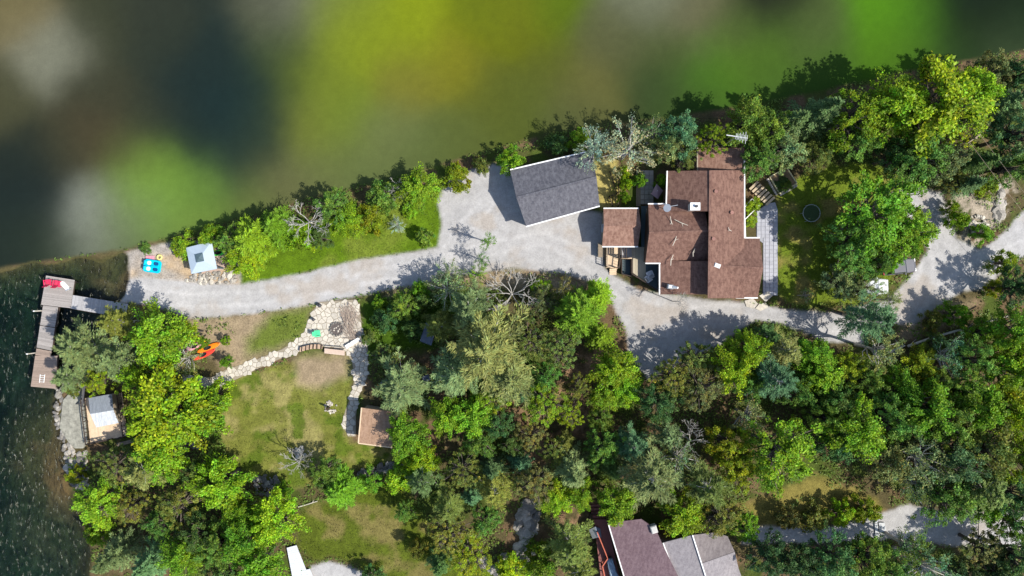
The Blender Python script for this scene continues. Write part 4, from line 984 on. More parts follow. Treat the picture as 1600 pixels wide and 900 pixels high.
# other paving
sw = MB().prism([P(*p)[:2] for p in ((1182, 330), (1200, 318), (1211, 316), (1215, 328), (1215, 458), (1192, 462), (1192, 380), (1182, 372))], -.1, .03).build('side_walkway', mat('paver_joint', lin(164, 166, 172, .8), .95, .1, 4)); sw['kind'] = 'structure'
for r_ in range(22):
    for c_ in range(5):
        xa = 1182.5 + c_ * 6.5; ya = 330 + r_ * 6
        if ya > 366 and c_ == 0: continue
        if ya > 366 and c_ == 1: xa += 3.5
        xb = min(xa + 6, 1214.5) if not (ya > 366 and c_ == 1) else xa + 2.4
        MB().cham(((P(xa, 0).x + P(xb, 0).x) / 2, P(0, ya + 2.8).y, .045 + R.uniform(-.004, .006)), ((xb - xa) * MPP, 5.6 * MPP, .06), 0, .012).build('paver', SLATE, sw)
st = thing('garden_steps', 'curved flight of pale wooden garden steps right of the house', 'steps', P(1190, 303))
for k in range(7):
    xa, ya = 1169 + k * 4.6, 297 + k * 3.9; a = P(xa, ya); b_ = P(xa + 13, ya - 12)
    MB().beam(a + Vector((0, 0, .06 + (6 - k) * .09)), b_ + Vector((0, 0, .06 + (6 - k) * .09)), .3, .1).build('tread', mat('pale_sandstone', lin(196, 178, 150, .8), .9, .15, 5, .2), st)
    MB().beam(a + Vector((.14, .05, .0 + (6 - k) * .045)), b_ + Vector((.14, .05, 0 + (6 - k) * .045)), .08, .1 + (6 - k) * .09).build('riser', DARKWOOD, st)
gb = thing('raised_garden_bed', 'raised garden bed edged with pale timber and white stones right of the steps', 'garden bed', P(1222, 288))
q = [P(1202, 277), P(1217, 303), P(1244, 287), P(1228, 262)]
MB().prism([(p.x, p.y) for p in q], -.1, .16).build('soil', BEDSOIL, gb)
for i in range(4): MB().beam(q[i] + Vector((0, 0, .12)), q[(i + 1) % 4] + Vector((0, 0, .12)), .14, .34).build('timber_edge', mat('pale_yellow_timber', lin(216, 206, 160, .8), .8, .1, 5), gb)
for i in range(9):
    a = lerp(q[0], q[1], (i + .5) / 9) + Vector((-.28, -.16, .08)); MB().cham(a, (.28 * R.uniform(.8, 1.2), .24, .2), R.uniform(0, 1), .06).build('edging_stone', FLAG, gb)
    a = lerp(q[1], q[2], (i + .5) / 9) + Vector((.1, -.2, .08)); MB().cham(a, (.26 * R.uniform(.8, 1.2), .24, .2), R.uniform(0, 1), .06).build('edging_stone', FLAG, gb)
tr_ = thing('trellis_fence', 'white angled garden rail against the right wall of the house', 'railing', P(1175, 330))
for a, b_ in (((1164, 323), (1175, 311)), ((1186, 321), (1164, 343)), ((1164, 343), (1165, 372)), ((1175, 311), (1186, 321))):
    MB().beam(P(*a, .9), P(*b_, .9), .1, .08).build('top_rail', WHITE, tr_)
    for t_ in (0, 1): p = lerp(P(*a, .9), P(*b_, .9), t_); MB().box((p.x, p.y, .42), (.1, .1, .92)).build('post', WHITE, tr_)
ss = thing('stone_landing', 'pale stone slab landing at the lower right corner of the house', 'paving', P(1190, 468))
for (pts) in (((1163, 470), (1176, 466), (1184, 474), (1178, 482), (1166, 479)), ((1186, 462), (1200, 455), (1207, 462), (1196, 472)), ((1180, 482), (1187, 474), (1197, 473), (1200, 480), (1188, 486))):
    MB().prism([P(*p)[:2] for p in pts][::-1], -.1, .06 + R.uniform(0, .03)).build('slab', FLAG, ss)
fs_ = thing('stone_steps', 'three pale stone steps on the path at the lower right', 'steps', P(1375, 818))
for k, pts in enumerate((((1366, 818), (1370, 817), (1372, 832), (1367, 833)), ((1372, 816), (1381, 816), (1383, 828), (1373, 832)), ((1365, 817), (1372, 806), (1374, 808), (1369, 817)), ((1366, 834), (1373, 833), (1374, 838), (1367, 840)))):
    MB().prism([P(*p)[:2] for p in pts], -.1, .16 + .06 * (k % 2)).build('step', mat('pale_grey_stone', lin(206, 208, 208, .8), .85, .1, 3, .2), fs_)
# wooden walk and lot between garage and house
wk = thing('board_walk', 'grey board walk leading up between hedge and patio umbrella', 'boardwalk', P(1000, 290))
boards(wk, world_quad([(994, 322), (1001, 322), (1001, 266), (994, 266)], .1), 4, .1, .1, GREYWOOD, 'board')
pt_ = thing('paved_patio', 'small pale grey patio beside the mauve umbrella', 'patio', P(1010, 290))
for r_ in range(7):
    for c_ in range(3): MB().cham((P(1003.5 + c_ * 7, 0).x, P(0, 270 + r_ * 7.6).y, .03), (.53, .58, .1), 0, .015).build('paver', mat('beige_grey_paver', lin(178, 168, 158, .8), .9, .12, 4, .2), pt_)
um = thing('patio_umbrella', 'square mauve patio umbrella beside the upper left wall of the house', 'umbrella', P(1026, 297))
uc = P(1027, 298, 2.6); cr = [P(1017, 303, 2.3), P(1028, 311, 2.3), P(1036, 298, 2.3), P(1026, 287, 2.3)]
for i in range(4): MB().slab([cr[i], cr[(i + 1) % 4], uc], .04).build('canopy_panel', MAUVE, um)
MB().tube([(uc.x, uc.y, 0), (uc.x, uc.y, 2.6)], .04, 8).build('pole', STEEL, um); MB().tube([(uc.x, uc.y, 0), (uc.x, uc.y, .12)], .3, 12).build('base', DARKSTEEL, um)
fn = thing('wooden_fence', 'low zigzag wooden fence around the dry grass right of the garage', 'fence', P(955, 290))
for a, b_ in (((953, 268), (964, 302)), ((964, 302), (952, 307)), ((952, 307), (957, 322)), ((967, 278), (966, 322))):
    MB().beam(P(*a, .7), P(*b_, .7), .09, .1).build('rail', DARKWOOD, fn); MB().beam(P(*a, .3), P(*b_, .3), .07, .1).build('rail', DARKWOOD, fn)
    for t_ in (0, .5, 1): p = lerp(P(*a, .4), P(*b_, .4), t_); MB().box((p.x, p.y, .38), (.1, .1, .86)).build('post', DARKWOOD, fn)

# ------------------------------------------------------------------ patio things
def rock_mesh(seed, n=10, flat=.6):
    r_ = random.Random(seed); bm = bmesh.new(); bmesh.ops.create_icosphere(bm, subdivisions=2, radius=1)
    pl = [(Vector((r_.gauss(0, 1), r_.gauss(0, 1), r_.gauss(0, .8))).normalized(), r_.uniform(.55, .9)) for _ in range(n)]
    for v in bm.verts:
        for nn, d in pl:
            k = v.co.dot(nn) - d
            if k > 0: v.co -= nn * k
        v.co *= 1 + r_.uniform(-.04, .04); v.co.z *= flat
    me = bpy.data.meshes.new('rock'); bm.to_mesh(me); bm.free(); return me
ROCKS = {}
for nm, m in (('granite', GRANITE), ('dark', DARKROCK), ('flag', FLAG)):
    ROCKS[nm] = []
    for k in range(6):
        me = rock_mesh(k * 7 + len(nm)); me.materials.append(m); ROCKS[nm].append(me)
def rock(parent, x, y, z, s, kind='granite', name='stone', sx=1.0):
    return linked(R.choice(ROCKS[kind]), name, parent, (x - parent.location.x, y - parent.location.y, z - parent.location.z), (0, 0, R.uniform(0, 6.28)), (s * sx, s * R.uniform(.75, 1.1), s * R.uniform(.7, 1)))
fp = thing('fire_pit', 'round stone fire pit full of ash on the flagstone patio', 'fire pit', P(526.5, 514))
c_ = P(526.5, 514)
MB().prism([(c_.x + math.cos(a) * .75, c_.y + math.sin(a) * .75) for a in np.linspace(0, 2 * PI, 19)[:-1]], -.05, .1).build('ash', ASH, fp)
for k in range(15): a = k / 15 * 2 * PI; rock(fp, c_.x + math.cos(a) * .82, c_.y + math.sin(a) * .82, .14, .2, 'dark')
for k in range(7): rock(fp, c_.x + R.uniform(-.35, .35), c_.y + R.uniform(-.35, .35), .14, .13, 'flag', 'charred_log')
def stick_mesh(seed):
    r_ = random.Random(seed); mb = MB(); p = Vector((-.5, 0, 0)); pts = [p]
    for k in range(4): p = p + Vector((.25, r_.uniform(-.05, .05), r_.uniform(-.02, .03))); pts.append(p)
    mb.tube(pts, [.022, .02, .017, .012, .006], 4); mb.tube([pts[2], pts[2] + Vector((.2, .1 * r_.choice((-1, 1)), .03))], [.012, .004], 3)
    o = mb.build('stick', STICK); me = o.data; bpy.data.objects.remove(o); return me
STICKM = [stick_mesh(k) for k in range(6)]
br_ = thing('brush_pile', 'big heap of cut grey branches on the flagstone patio beside the fire pit', 'brush pile', P(549, 505))
for k in range(105):
    y_ = R.uniform(482, 530); t_ = (y_ - 484) / 48; x_ = 545 + 8 * t_ + R.gauss(0, 6); x_ = min(max(x_, 538 - 6 * (t_ < .35)), 567)
    p = P(x_, y_) - br_.location; s_ = R.uniform(1.3, 2.3)
    linked(R.choice(STICKM), 'stick', br_, (p.x, p.y, .06 + R.uniform(0, .38) * (1 - abs(t_ - .5))), (R.uniform(-.2, .2), R.uniform(-.15, .15), R.gauss(-1.05, .42)), (s_, s_ * .75, s_ * .75))
p = P(496, 521); chair('garden_chair', 'mint green plastic chair on the flagstone patio', p.x, p.y, .04, .1, GREEN, None, .95)
for (x_, y_, lb, s_) in ((501, 477, 'small dark kettle grill at the top edge of the flagstone patio', 1.0), (491.5, 499, 'small dark bucket left of the fire pit on the patio', .8)):
    p = P(x_, y_); t = thing('kettle_grill' if s_ == 1 else 'bucket', lb, 'grill' if s_ == 1 else 'bucket', p)
    MB().loft([[(p.x + math.cos(a) * r_, p.y + math.sin(a) * r_, z_) for a in np.linspace(0, 2 * PI, 13)[:-1]] for r_, z_ in ((.1, .3), (.22 * s_, .4), (.25 * s_, .6), (.2 * s_, .72), (.05, .78))]).build('bowl', DARKSTEEL, t, True)
    for k in range(3): a = k * 2.1; MB().tube([(p.x + math.cos(a) * .1, p.y + math.sin(a) * .1, .35), (p.x + math.cos(a) * .24, p.y + math.sin(a) * .24, 0)], .02, 5).build('leg', DARKSTEEL, t)
fw = thing('firewood_stack', 'row of stacked firewood along the lower edge of the flagstone patio', 'firewood', P(488, 543))
for k in range(34):
    t_ = (k // 2) / 17; a = P(471 + 34 * t_, 545.5 - 4.5 * math.sin(t_ * 2.2), 0); z_ = .14 + .24 * (k % 2)
    MB().tube([(a.x - .05, a.y - .28, z_), (a.x + R.uniform(-.06, .06), a.y + .28, z_ + R.uniform(-.02, .02))], R.uniform(.1, .14), 7).build('log', CUTWOOD if k % 3 else DARKWOOD, fw)
bn = thing('plank_bench', 'pale plank bench at the end of the firewood row', 'bench', P(523, 547))
for k in range(3): MB().beam(P(507, 545.5 + 2.6 * k - .0, .45), P(538.5, 549 + 2.6 * k, .45), .2, .06).build('plank', mat('pinkish_plank', lin(206, 184, 166, .8), .85, .12, 4), bn)
for t_ in (.1, .5, .9): p = lerp(P(507, 548, .2), P(538.5, 551.5, .2), t_); MB().box((p.x, p.y, .2), (.12, .5, .42), -.1).build('leg', GREYWOOD, bn)
MB().beam(P(506, 542.5, .75), P(538, 544.8, .75), .08, .25).build('backrest', DARKWOOD, bn)
wbn = thing('stone_bench', 'rough white stone block wall angled across the flagstone patio corner', 'stone wall', P(551, 535))
for k in range(7): p = lerp(P(541, 542), P(562, 529), (k + .5) / 7); MB().cham((p.x, p.y, .22), (.34, .46 + R.uniform(-.06, .06), .44), .58 + R.uniform(-.1, .1), .06).build('block', mat('white_limestone', lin(240, 238, 232, .85), .8, .08, 4, .3), wbn)
fr_ = thing('stone_ring', 'small ring of pale stones with a dark post on the lower lawn', 'stone ring', P(516, 636)); c_ = P(516, 636)
for k in range(34): a = R.uniform(0, 6.28); r_ = .8 * math.sqrt(R.random()); rock(fr_, c_.x + math.cos(a) * r_, c_.y + math.sin(a) * r_, .05, R.uniform(.12, .2), 'flag' if k % 3 else 'granite')
MB().box((c_.x - .1, c_.y - .02, .7), (.22, .22, 1.5)).build('post', DARKWOOD, fr_)
# trampoline
tm = thing('trampoline', 'round trampoline with pale rim in the tree shade right of the house', 'trampoline', P(1268, 333)); c_ = P(1268, 333, .6)
MB().prism([(c_.x + math.cos(a) * .95, c_.y + math.sin(a) * .95) for a in np.linspace(0, 2 * PI, 29)[:-1]], .58, .6).build('mat', mat('dark_mesh_mat', lin(62, 80, 48, .8), .9), tm)
mb = MB(); mb.loft([[(c_.x + math.cos(a) * (1.06 + .045 * math.cos(b2)), c_.y + math.sin(a) * (1.06 + .045 * math.cos(b2)), .62 + .05 * math.sin(b2)) for b2 in np.linspace(0, 2 * PI, 7)[:-1]] for a in np.linspace(0, 2 * PI, 33)], False); mb.build('rim', mat('pale_pad', lin(170, 180, 176, .8), .6), tm)
for k in range(6): a = k * PI / 3; MB().tube([(c_.x + math.cos(a) * 1.1, c_.y + math.sin(a) * 1.1, .6), (c_.x + math.cos(a) * 1.15, c_.y + math.sin(a) * 1.15, -.05)], .03, 5).build('leg', STEEL, tm)

# ------------------------------------------------------------------ rocks
def rock_group(name, label, cat, pts, n_, smin, smax, kind, flatz=.1, mix=None):
    """a rubble bank: each stone a part"""
    c_ = sum((P(*p) for p in pts), Vector()) / len(pts); t = thing(name, label, cat, c_)
    xs_ = [p[0] for p in pts]; ys_ = [p[1] for p in pts]; k = 0; tries = 0
    while k < n_ and tries < 4000:
        tries += 1; x_ = R.uniform(min(xs_), max(xs_)); y_ = R.uniform(min(ys_), max(ys_))
        if sdf(pts, np.array([x_]), np.array([y_]))[0] < 0: continue
        s_ = R.uniform(smin, smax) * (1 if R.random() < .8 else 1.5); p = P(x_, y_); rock(t, p.x, p.y, flatz + s_ * .12, s_, mix if mix and R.random() < .35 else kind); k += 1
    return t
rock_group('rubble_bank', 'bank of loose pale stones below the gazebo beside the drive', 'stones', [(285, 430), (340, 424), (365, 425), (372, 441), (330, 444), (290, 438)], 90, .14, .32, 'granite', .02, 'flag')
rock_group('shore_rocks', 'line of grey rocks along the water below the concrete pad', 'rocks', [(96, 690), (112, 690), (124, 740), (128, 765), (112, 760), (104, 730)], 70, .2, .45, 'granite', -.1, 'dark')
rock_group('shore_rocks', 'wet dark rocks along the water at the foot of the concrete pad', 'rocks', [(84, 605), (97, 605), (98, 660), (103, 692), (92, 692), (84, 650)], 70, .16, .38, 'dark', -.2, 'granite')
rock_group('rubble_heap', 'heap of broken grey masonry at the left end of the lower lawn boundary', 'rubble', [(395, 745), (430, 740), (440, 755), (434, 775), (402, 772)], 110, .12, .34, 'dark', .08, 'granite')
rock_group('dry_stone_wall', 'dry stone wall of dark rocks below the lower lawn near the garden shed', 'stone wall', [(558, 737), (590, 728), (628, 716), (632, 726), (596, 740), (562, 748)], 110, .14, .32, 'dark', .12, 'granite')
rock_group('rock_outcrop', 'pale granite outcrop in the wood left of the mauve-roofed house', 'rock outcrop', [(775, 868), (800, 870), (806, 850), (815, 838), (830, 848), (832, 872), (812, 886), (790, 880)], 46, .25, .75, 'granite', -.05, 'flag')
rock_group('rock_outcrop', 'shaded grey bedrock strip above the pale granite outcrop', 'rock outcrop', [(805, 815), (820, 790), (835, 775), (845, 790), (840, 830), (825, 845), (812, 838)], 60, .25, .7, 'granite', -.12, 'dark')
rock_group('rock_outcrop', 'white lichen rock heap in the gravel island at the far right', 'rock outcrop', [(1510, 340), (1530, 335), (1545, 350), (1538, 364), (1516, 364)], 60, .12, .36, 'flag', .1, 'granite')
rock_group('rock_outcrop', 'long bare ledge of pinkish rock right of the gravel island', 'rock outcrop', [(1545, 280), (1562, 285), (1570, 320), (1565, 345), (1552, 340), (1556, 310)], 40, .25, .6, 'granite', -.12)
rock_group('rock_outcrop', 'small scattered granite at the lower left of the outcrop', 'rock outcrop', [(752, 872), (770, 880), (778, 894), (760, 892)], 10, .3, .7, 'granite', 0)
rock_group('stone_edging', 'scattered stones around the bare bush on the lower lawn', 'stones', [(455, 700), (472, 695), (478, 712), (462, 718)], 16, .15, .35, 'flag', .05, 'granite')
rock_group('rock_outcrop', 'grey boulders between the trees below the waterside hut', 'rock outcrop', [(118, 710), (136, 705), (138, 760), (126, 765), (118, 740)], 30, .25, .6, 'granite', -.1, 'dark')
rock_group('rock_outcrop', 'pale boulders by the bright tree at the left of the lower lawn', 'rock outcrop', [(280, 685), (305, 680), (310, 700), (285, 702)], 22, .25, .55, 'granite', -.1)

# ------------------------------------------------------------------ vehicles
def car(label, x, y, ang, paint, L_=4.6, W=1.85, H_=1.6, name='car'):
    t = thing(name, label, 'car', P(x, y)); t.rotation_euler = (0, 0, ang)
    def sec(xx, w_, z0, z1, r_=.12):
        h = w_ / 2
        return [(xx, -h, z0), (xx, h, z0), (xx, h, z1 - r_), (xx, h - r_, z1), (xx, -h + r_, z1), (xx, -h, z1 - r_)]
    body = MB().loft([sec(-L_ / 2, W * .8, .45, .8), sec(-L_ / 2 + .12, W * .94, .3, .98), sec(-L_ / 2 + .6, W, .28, 1.02), sec(.2, W, .28, 1.0), sec(L_ / 2 - 1.1, W, .28, .95), sec(L_ / 2 - .3, W * .94, .3, .85), sec(L_ / 2, W * .78, .42, .68)])
    local(body, 'body', paint, t, False)
    cab = MB().loft([[(xx, -w0, .96), (xx, w0, .96), (xx2, w1, H_ - .05), (xx2, -w1, H_ - .05)] for xx, xx2, w0, w1 in ((-L_ / 2 + .35, -L_ / 2 + .7, W * .46, W * .38), (L_ / 2 - 1.3, L_ / 2 - 2.0, W * .46, W * .38))])
    local(cab, 'cabin_glass', GLASS, t, False)
    local(MB().cham((-.38, 0, H_ - .03), (L_ - 2.75, W * .78, .08), 0, .03), 'roof', paint, t, False)
    for sx_ in (-L_ / 2 + .85, L_ / 2 - .85):
        for s_ in (-1, 1):
            w_ = local(MB().tube([(sx_, s_ * (W / 2 - .22), .33), (sx_, s_ * (W / 2 - .01), .33)], .33, 16), 'wheel', RUBBER, t, False)
            local(MB().tube([(sx_, s_ * (W / 2 - .02), .33), (sx_, s_ * (W / 2 + .01), .33)], .2, 12), 'rim', STEEL, w_, False)
    for s_ in (-1, 1):
        local(MB().box((L_ / 2 - .12, s_ * W * .33, .68), (.16, .38, .14)), 'headlight', WHITE, t, False); local(MB().box((-L_ / 2 + .06, s_ * W * .36, .82), (.1, .3, .16)), 'tail_light', RED, t, False)
        local(MB().box((L_ / 2 - 1.55, s_ * (W / 2 + .09), 1.02), (.12, .18, .13)), 'mirror', paint, t, False)
    return t
car('white car parked under the tree edge beside the gravel lot', 1354, 448, .02, CARWHITE, 4.7, 1.9, 1.75)
car('dark grey car nosing out from under the big round tree', 1400, 417, .12, CARGREY, 4.2, 1.8, 1.6)
# tv antenna
an = thing('tv_antenna', 'grey television antenna on a tall mast above the house extension', 'antenna', P(1147, 222)); p0 = Vector((P(1150, 214, 9).x, P(1150, 214, 9).y, 0))
an.location = p0
MB().tube([p0, p0 + Vector((0, 0, 9))], .04, 6).build('mast', STEEL, an)
a, b_ = P(1135, 211, 9), P(1168, 216, 9); MB().beam(a, b_, .09, .06).build('boom', STEEL, an)
for k in range(9):
    p = lerp(a, b_, .45 + .065 * k); w_ = Vector((.05, .32 + .05 * k * (k % 2), 0)); MB().beam(p - w_ + Vector((0, 0, .05)), p + w_ + Vector((0, 0, .05)), .04, .03).build('element', STEEL, an)
# utility line at the right
up = thing('utility_pole', 'wooden utility pole among the dark trees at the far right', 'pole', P(1524, 216)); p0 = P(1524, 216, 9); 
MB().tube([(p0.x, p0.y, -.2), (p0.x, p0.y, 9.2)], [.17, .13], 10).build('pole', GREYWOOD, up); MB().beam((p0.x - .7, p0.y - .5, 8.8), (p0.x + .7, p0.y + .5, 8.8), .1, .12).build('crossarm', GREYWOOD, up)
for s_, lb in ((-1, 'lower grey overhead wire crossing the far right trees'), (1, 'upper grey overhead wire crossing the far right trees')):
    a = Vector((p0.x + s_ * .6, p0.y + s_ * .42, 8.9)); b_ = a + Vector((14, -17, -.6)); tag(MB().tube([lerp(a, b_, k / 10) - Vector((0, 0, 1.2 * (k / 10) * (1 - k / 10))) for k in range(11)], .016, 5).build('overhead_wire', GREYWOOD, None), lb, 'wire', 'overhead wires')
# fallen trunks
def log(label, pts, r0, r1, m=BIRCH, stubs=5, name='fallen_log'):
    ws = [P(*p) for p in pts]; t = thing(name, label, 'log', ws[0]); mb = MB(); mb.tube(ws, [r0 + (r1 - r0) * i / (len(ws) - 1) for i in range(len(ws))], 8); mb.build('trunk', m, t)
    for k in range(stubs):
        i = R.randrange(len(ws) - 1); p = lerp(ws[i], ws[i + 1], R.random()); d = Vector((R.uniform(-1, 1), R.uniform(-1, 1), R.uniform(.1, .8))) * R.uniform(.5, 1.6)
        MB().tube([p, p + d * .6, p + d + Vector((0, 0, .1))], [.05, .035, .01], 4).build('branch_stub', m, t)
log('long pale fallen trunk leaning across the shade right of the drive', [(1418, 541, .4), (1450, 530, 1.2), (1490, 518, 2.2), (1518, 511, 2.9)], .17, .11)
log('pale fallen trunk tip showing between the right-hand trees', [(1530, 506, 2.2), (1560, 498, 2.6), (1582, 492, 3.0)], .13, .08)
log('short broken pale trunk end left of the long fallen trunk', [(1392, 549, .3), (1402, 545, .4), (1414, 540, .5)], .16, .1)
log('thin bare trunk lying across the lower right boundary', [(1380, 575, 1.5), (1395, 592, 2.0), (1418, 614, 2.6)], .1, .05, DEADWOOD)
log('short white log in the trees left of the lower lawn boundary', [(308, 769, 1.2), (320, 771, 1.3), (331, 773, 1.3)], .14, .1)
log('pale pole lying on the neighbouring grass below the bare bush', [(466, 792, .1), (480, 788, .1), (496, 783, .15)], .09, .06, BIRCH, 1)

# ------------------------------------------------------------------ tree prototypes (unit crown radius)
def leaf_mesh(name, pos, d, nrm, ln, wd, tint, m):
    """one kite-shaped leaf face per row: pos (n,3), d direction, nrm normal"""
    n_ = len(pos)
    d = d / np.linalg.norm(d, axis=1, keepdims=True)
    s_ = np.cross(d, nrm); s_ /= np.maximum(np.linalg.norm(s_, axis=1, keepdims=True), 1e-6)
    ln = ln[:, None]; wd = wd[:, None]
    v = np.stack([pos - d * ln * .5, pos + s_ * wd * .5 - d * ln * .06, pos + d * ln * .5, pos - s_ * wd * .5 - d * ln * .06], 1).reshape(-1, 3)
    me = bpy.data.meshes.new(name)
    me.vertices.add(n_ * 4); me.loops.add(n_ * 4); me.polygons.add(n_)
    me.vertices.foreach_set('co', v.astype(np.float32).ravel())
    me.loops.foreach_set('vertex_index', np.arange(n_ * 4, dtype=np.int32))
    me.polygons.foreach_set('loop_start', np.arange(0, n_ * 4, 4, dtype=np.int32)); me.polygons.foreach_set('loop_total', np.full(n_, 4, dtype=np.int32))
    a = me.attributes.new('tint', 'FLOAT_COLOR', 'FACE')
    a.data.foreach_set('color', np.concatenate([tint, np.ones((n_, 1))], 1).astype(np.float32).ravel())
    me.update(); me.materials.append(m)
    return me
def tints(g, n_, spread=.28, hue=.12):
    v = np.clip(1 + g.normal(0, spread, (n_, 1)), .35, 1.8); h = g.normal(0, hue, (n_, 1))
    return np.concatenate([v * (1 + h), v, v * (1 - h * .5)], 1)
def mesh_of(mb, name, m, smooth=True):
    o = mb.build(name, m, None, smooth); me = o.data; bpy.data.objects.remove(o); return me

def broadleaf(seed, nclump=64, per=95, csize=.2, leaf=.085, top=2.3, stretch=1.5, sparse=0., bark=BARK, thick=.05, low=.75):
    g = np.random.default_rng(seed); zc = top - .95
    th = g.uniform(0, 2 * PI, nclump); u = g.uniform(-.35, 1, nclump); u[:nclump // 6] = g.uniform(.82, 1, nclump // 6); ph = np.arcsin(np.clip(u, -1, 1))
    lob = 1 + .16 * np.sin(th * 3 + seed) + .1 * np.sin(th * 5 + seed * 2.3) + g.normal(0, .07, nclump)
    rr = g.uniform(.45, 1, nclump) ** .55 * lob * (1 - csize * .55)
    C = np.stack([np.cos(th) * np.cos(ph) * rr, np.sin(th) * np.cos(ph) * rr, zc + np.sin(ph) * rr * .9], 1)
    P_, D_, N_, S_, T_ = [], [], [], [], []
    for k in range(nclump):
        n_ = int(per * g.uniform(.6, 1.3)); cs = csize * g.uniform(.65, 1.25)
        out = C[k] - np.array([0, 0, zc - .2]); out /= np.linalg.norm(out) + 1e-6
        q = g.normal(0, 1, (n_, 3)); q /= np.linalg.norm(q, axis=1, keepdims=True); q *= g.uniform(0, 1, (n_, 1)) ** .45 * cs
        q[:, 2] *= .55
        rad = np.array([out[0], out[1], .1]); rad /= np.linalg.norm(rad) + 1e-6
        al = q @ rad; q = q + rad[None] * al[:, None] * (stretch - 1)
        q[:, 2] -= np.clip(al, 0, 1) * .25
        P_.append(C[k] + q)
        dd = rad[None] * .9 + g.normal(0, .65, (n_, 3)); dd[:, 2] -= .15; D_.append(dd)
        nn = np.array([0, 0, 1.0])[None] * .8 + out[None] * .5 + g.normal(0, .45, (n_, 3)); N_.append(nn)
        S_.append(leaf * g.uniform(.75, 1.35) * g.uniform(.5, 1.5, n_)); ct = 1 + g.normal(0, .18); hk = g.normal(0, .1); T_.append(tints(g, n_, .3, .14) * ct * np.array([[1 + hk, 1, 1 - hk]]))
    pos = np.concatenate(P_); me = leaf_mesh('crown', pos, np.concatenate(D_), np.concatenate(N_), np.concatenate(S_), np.concatenate(S_) * .62, np.concatenate(T_), LEAF)
    mb = MB(); r_ = random.Random(seed)
    tp_ = Vector((r_.uniform(-.05, .05), r_.uniform(-.05, .05), zc + .25)); mb.tube([(0, 0, -.05), (0.02, 0, .5), (0, .03, zc - .4), tp_], [.085, .065, .055, .03], 7)
    for k in range(0, nclump, 2):
        z0 = r_.uniform(zc - .75, zc + .1); a = Vector((0, .02, z0)); b_ = Vector(C[k]); m_ = lerp(a, b_, .5) + Vector((r_.uniform(-.06, .06), r_.uniform(-.06, .06), -.06))
        mb.tube([a, m_, b_], [thick * .65, thick * .4, .008], 4)
    return mesh_of(mb, 'trunk', bark), me

def conifer(seed, nb=56, top=3.0, base=.7, droop=-.1, prof=.9, tuft=12, nper=13, nl=.17, nw=.026, fan=.55, jag=.25, bark=BARK, bareb=0., pw=.75, tipskip=.25):
    """whorled branches that carry needle sprays"""
    g = np.random.default_rng(seed); r_ = random.Random(seed); mb = MB()
    mb.tube([(0, 0, -.05), (.01, 0, top * .5), (0, 0, top * .98)], [.075, .05, .01], 7)
    P_, D_, N_, S_, T_ = [], [], [], [], []
    for k in range(nb):
        f = (k + .5) / nb; z = base + (top - base) * f; L_ = max(.08, (1 - f) ** pw * prof * g.uniform(1 - jag, 1 + jag * .35))
        a = k * 2.39996 + g.normal(0, .25); rise = droop * (1 - f) + .35 * f + g.normal(0, .06)
        dirv = np.array([math.cos(a), math.sin(a), rise]); o_ = np.array([0, 0, z]); side = np.array([-math.sin(a), math.cos(a), 0])
        bend = g.normal(0, .12)
        ts = np.linspace(tipskip, 1, tuft) if g.random() > bareb else np.linspace(.75, 1, 3)
        mb.tube([o_, o_ + dirv * L_ * .5 + side * bend * L_ * .3, o_ + dirv * L_ * .97 + side * bend * L_], [.022 * (1 - f) + .008, .012, .004], 3)
        ct = 1 + g.normal(0, .14)
        for t_ in ts:
            c_ = o_ + dirv * L_ * t_ + side * bend * L_ * t_ * t_ + np.array([0, 0, .03])
            wdt = L_ * (.34 * (1 - t_) + .10)
            q = c_[None] + side[None] * g.normal(0, .55, (nper, 1)) * wdt + dirv[None] * g.normal(0, .03, (nper, 1)) + np.array([0, 0, 1.0])[None] * g.normal(0, .022, (nper, 1))
            sd = ((q - c_[None]) @ side)[:, None]
            dd = dirv[None] + side[None] * np.sign(sd) * fan * g.uniform(.3, 1.5, (nper, 1)) + g.normal(0, .25, (nper, 3)); P_.append(q); D_.append(dd)
            N_.append(np.array([0, 0, 1.0])[None] + g.normal(0, .4, (nper, 3))); S_.append(nl * g.uniform(.6, 1.25, nper)); T_.append(tints(g, nper, .22, .08) * ct)
    S_ = np.concatenate(S_); me = leaf_mesh('crown', np.concatenate(P_), np.concatenate(D_), np.concatenate(N_), S_, S_ * (nw / nl), np.concatenate(T_), NEEDLE)
    return mesh_of(mb, 'trunk', bark), me

def bare(seed, top=2.2, depth=4, m=DEADWOOD, spread=.75, nb=7, thick=.045):
    r_ = random.Random(seed); mb = MB()
    def grow(p, d, L_, rad, lv):
        mid = p + d * L_ * .5 + Vector((r_.gauss(0, .05), r_.gauss(0, .05), r_.gauss(0, .03))) * L_; e = p + d * L_
        mb.tube([p, mid, e], [rad, rad * .8, rad * .55], 4 if lv > 1 else 3)
        if lv == 0: return
        for k in range(r_.choice((2, 3, 3))):
            nd = (d + Vector((r_.gauss(0, 1), r_.gauss(0, 1), r_.gauss(.05, .5))) * .48).normalized(); grow(lerp(p, e, r_.uniform(.45, 1)), nd, L_ * r_.uniform(.5, .8), max(rad * .55, .006), lv - 1)
    mb.tube([(0, 0, -.05), (0, 0, top * .55)], [thick * 1.4, thick], 6)
    for k in range(nb):
        a = k * 2.4 + r_.uniform(-.3, .3); grow(Vector((0, 0, top * r_.uniform(.35, .58))), Vector((math.cos(a) * spread, math.sin(a) * spread, r_.uniform(.2, .8))).normalized(), .5, thick * .6, depth - 1)
    return mesh_of(mb, 'branches', m)

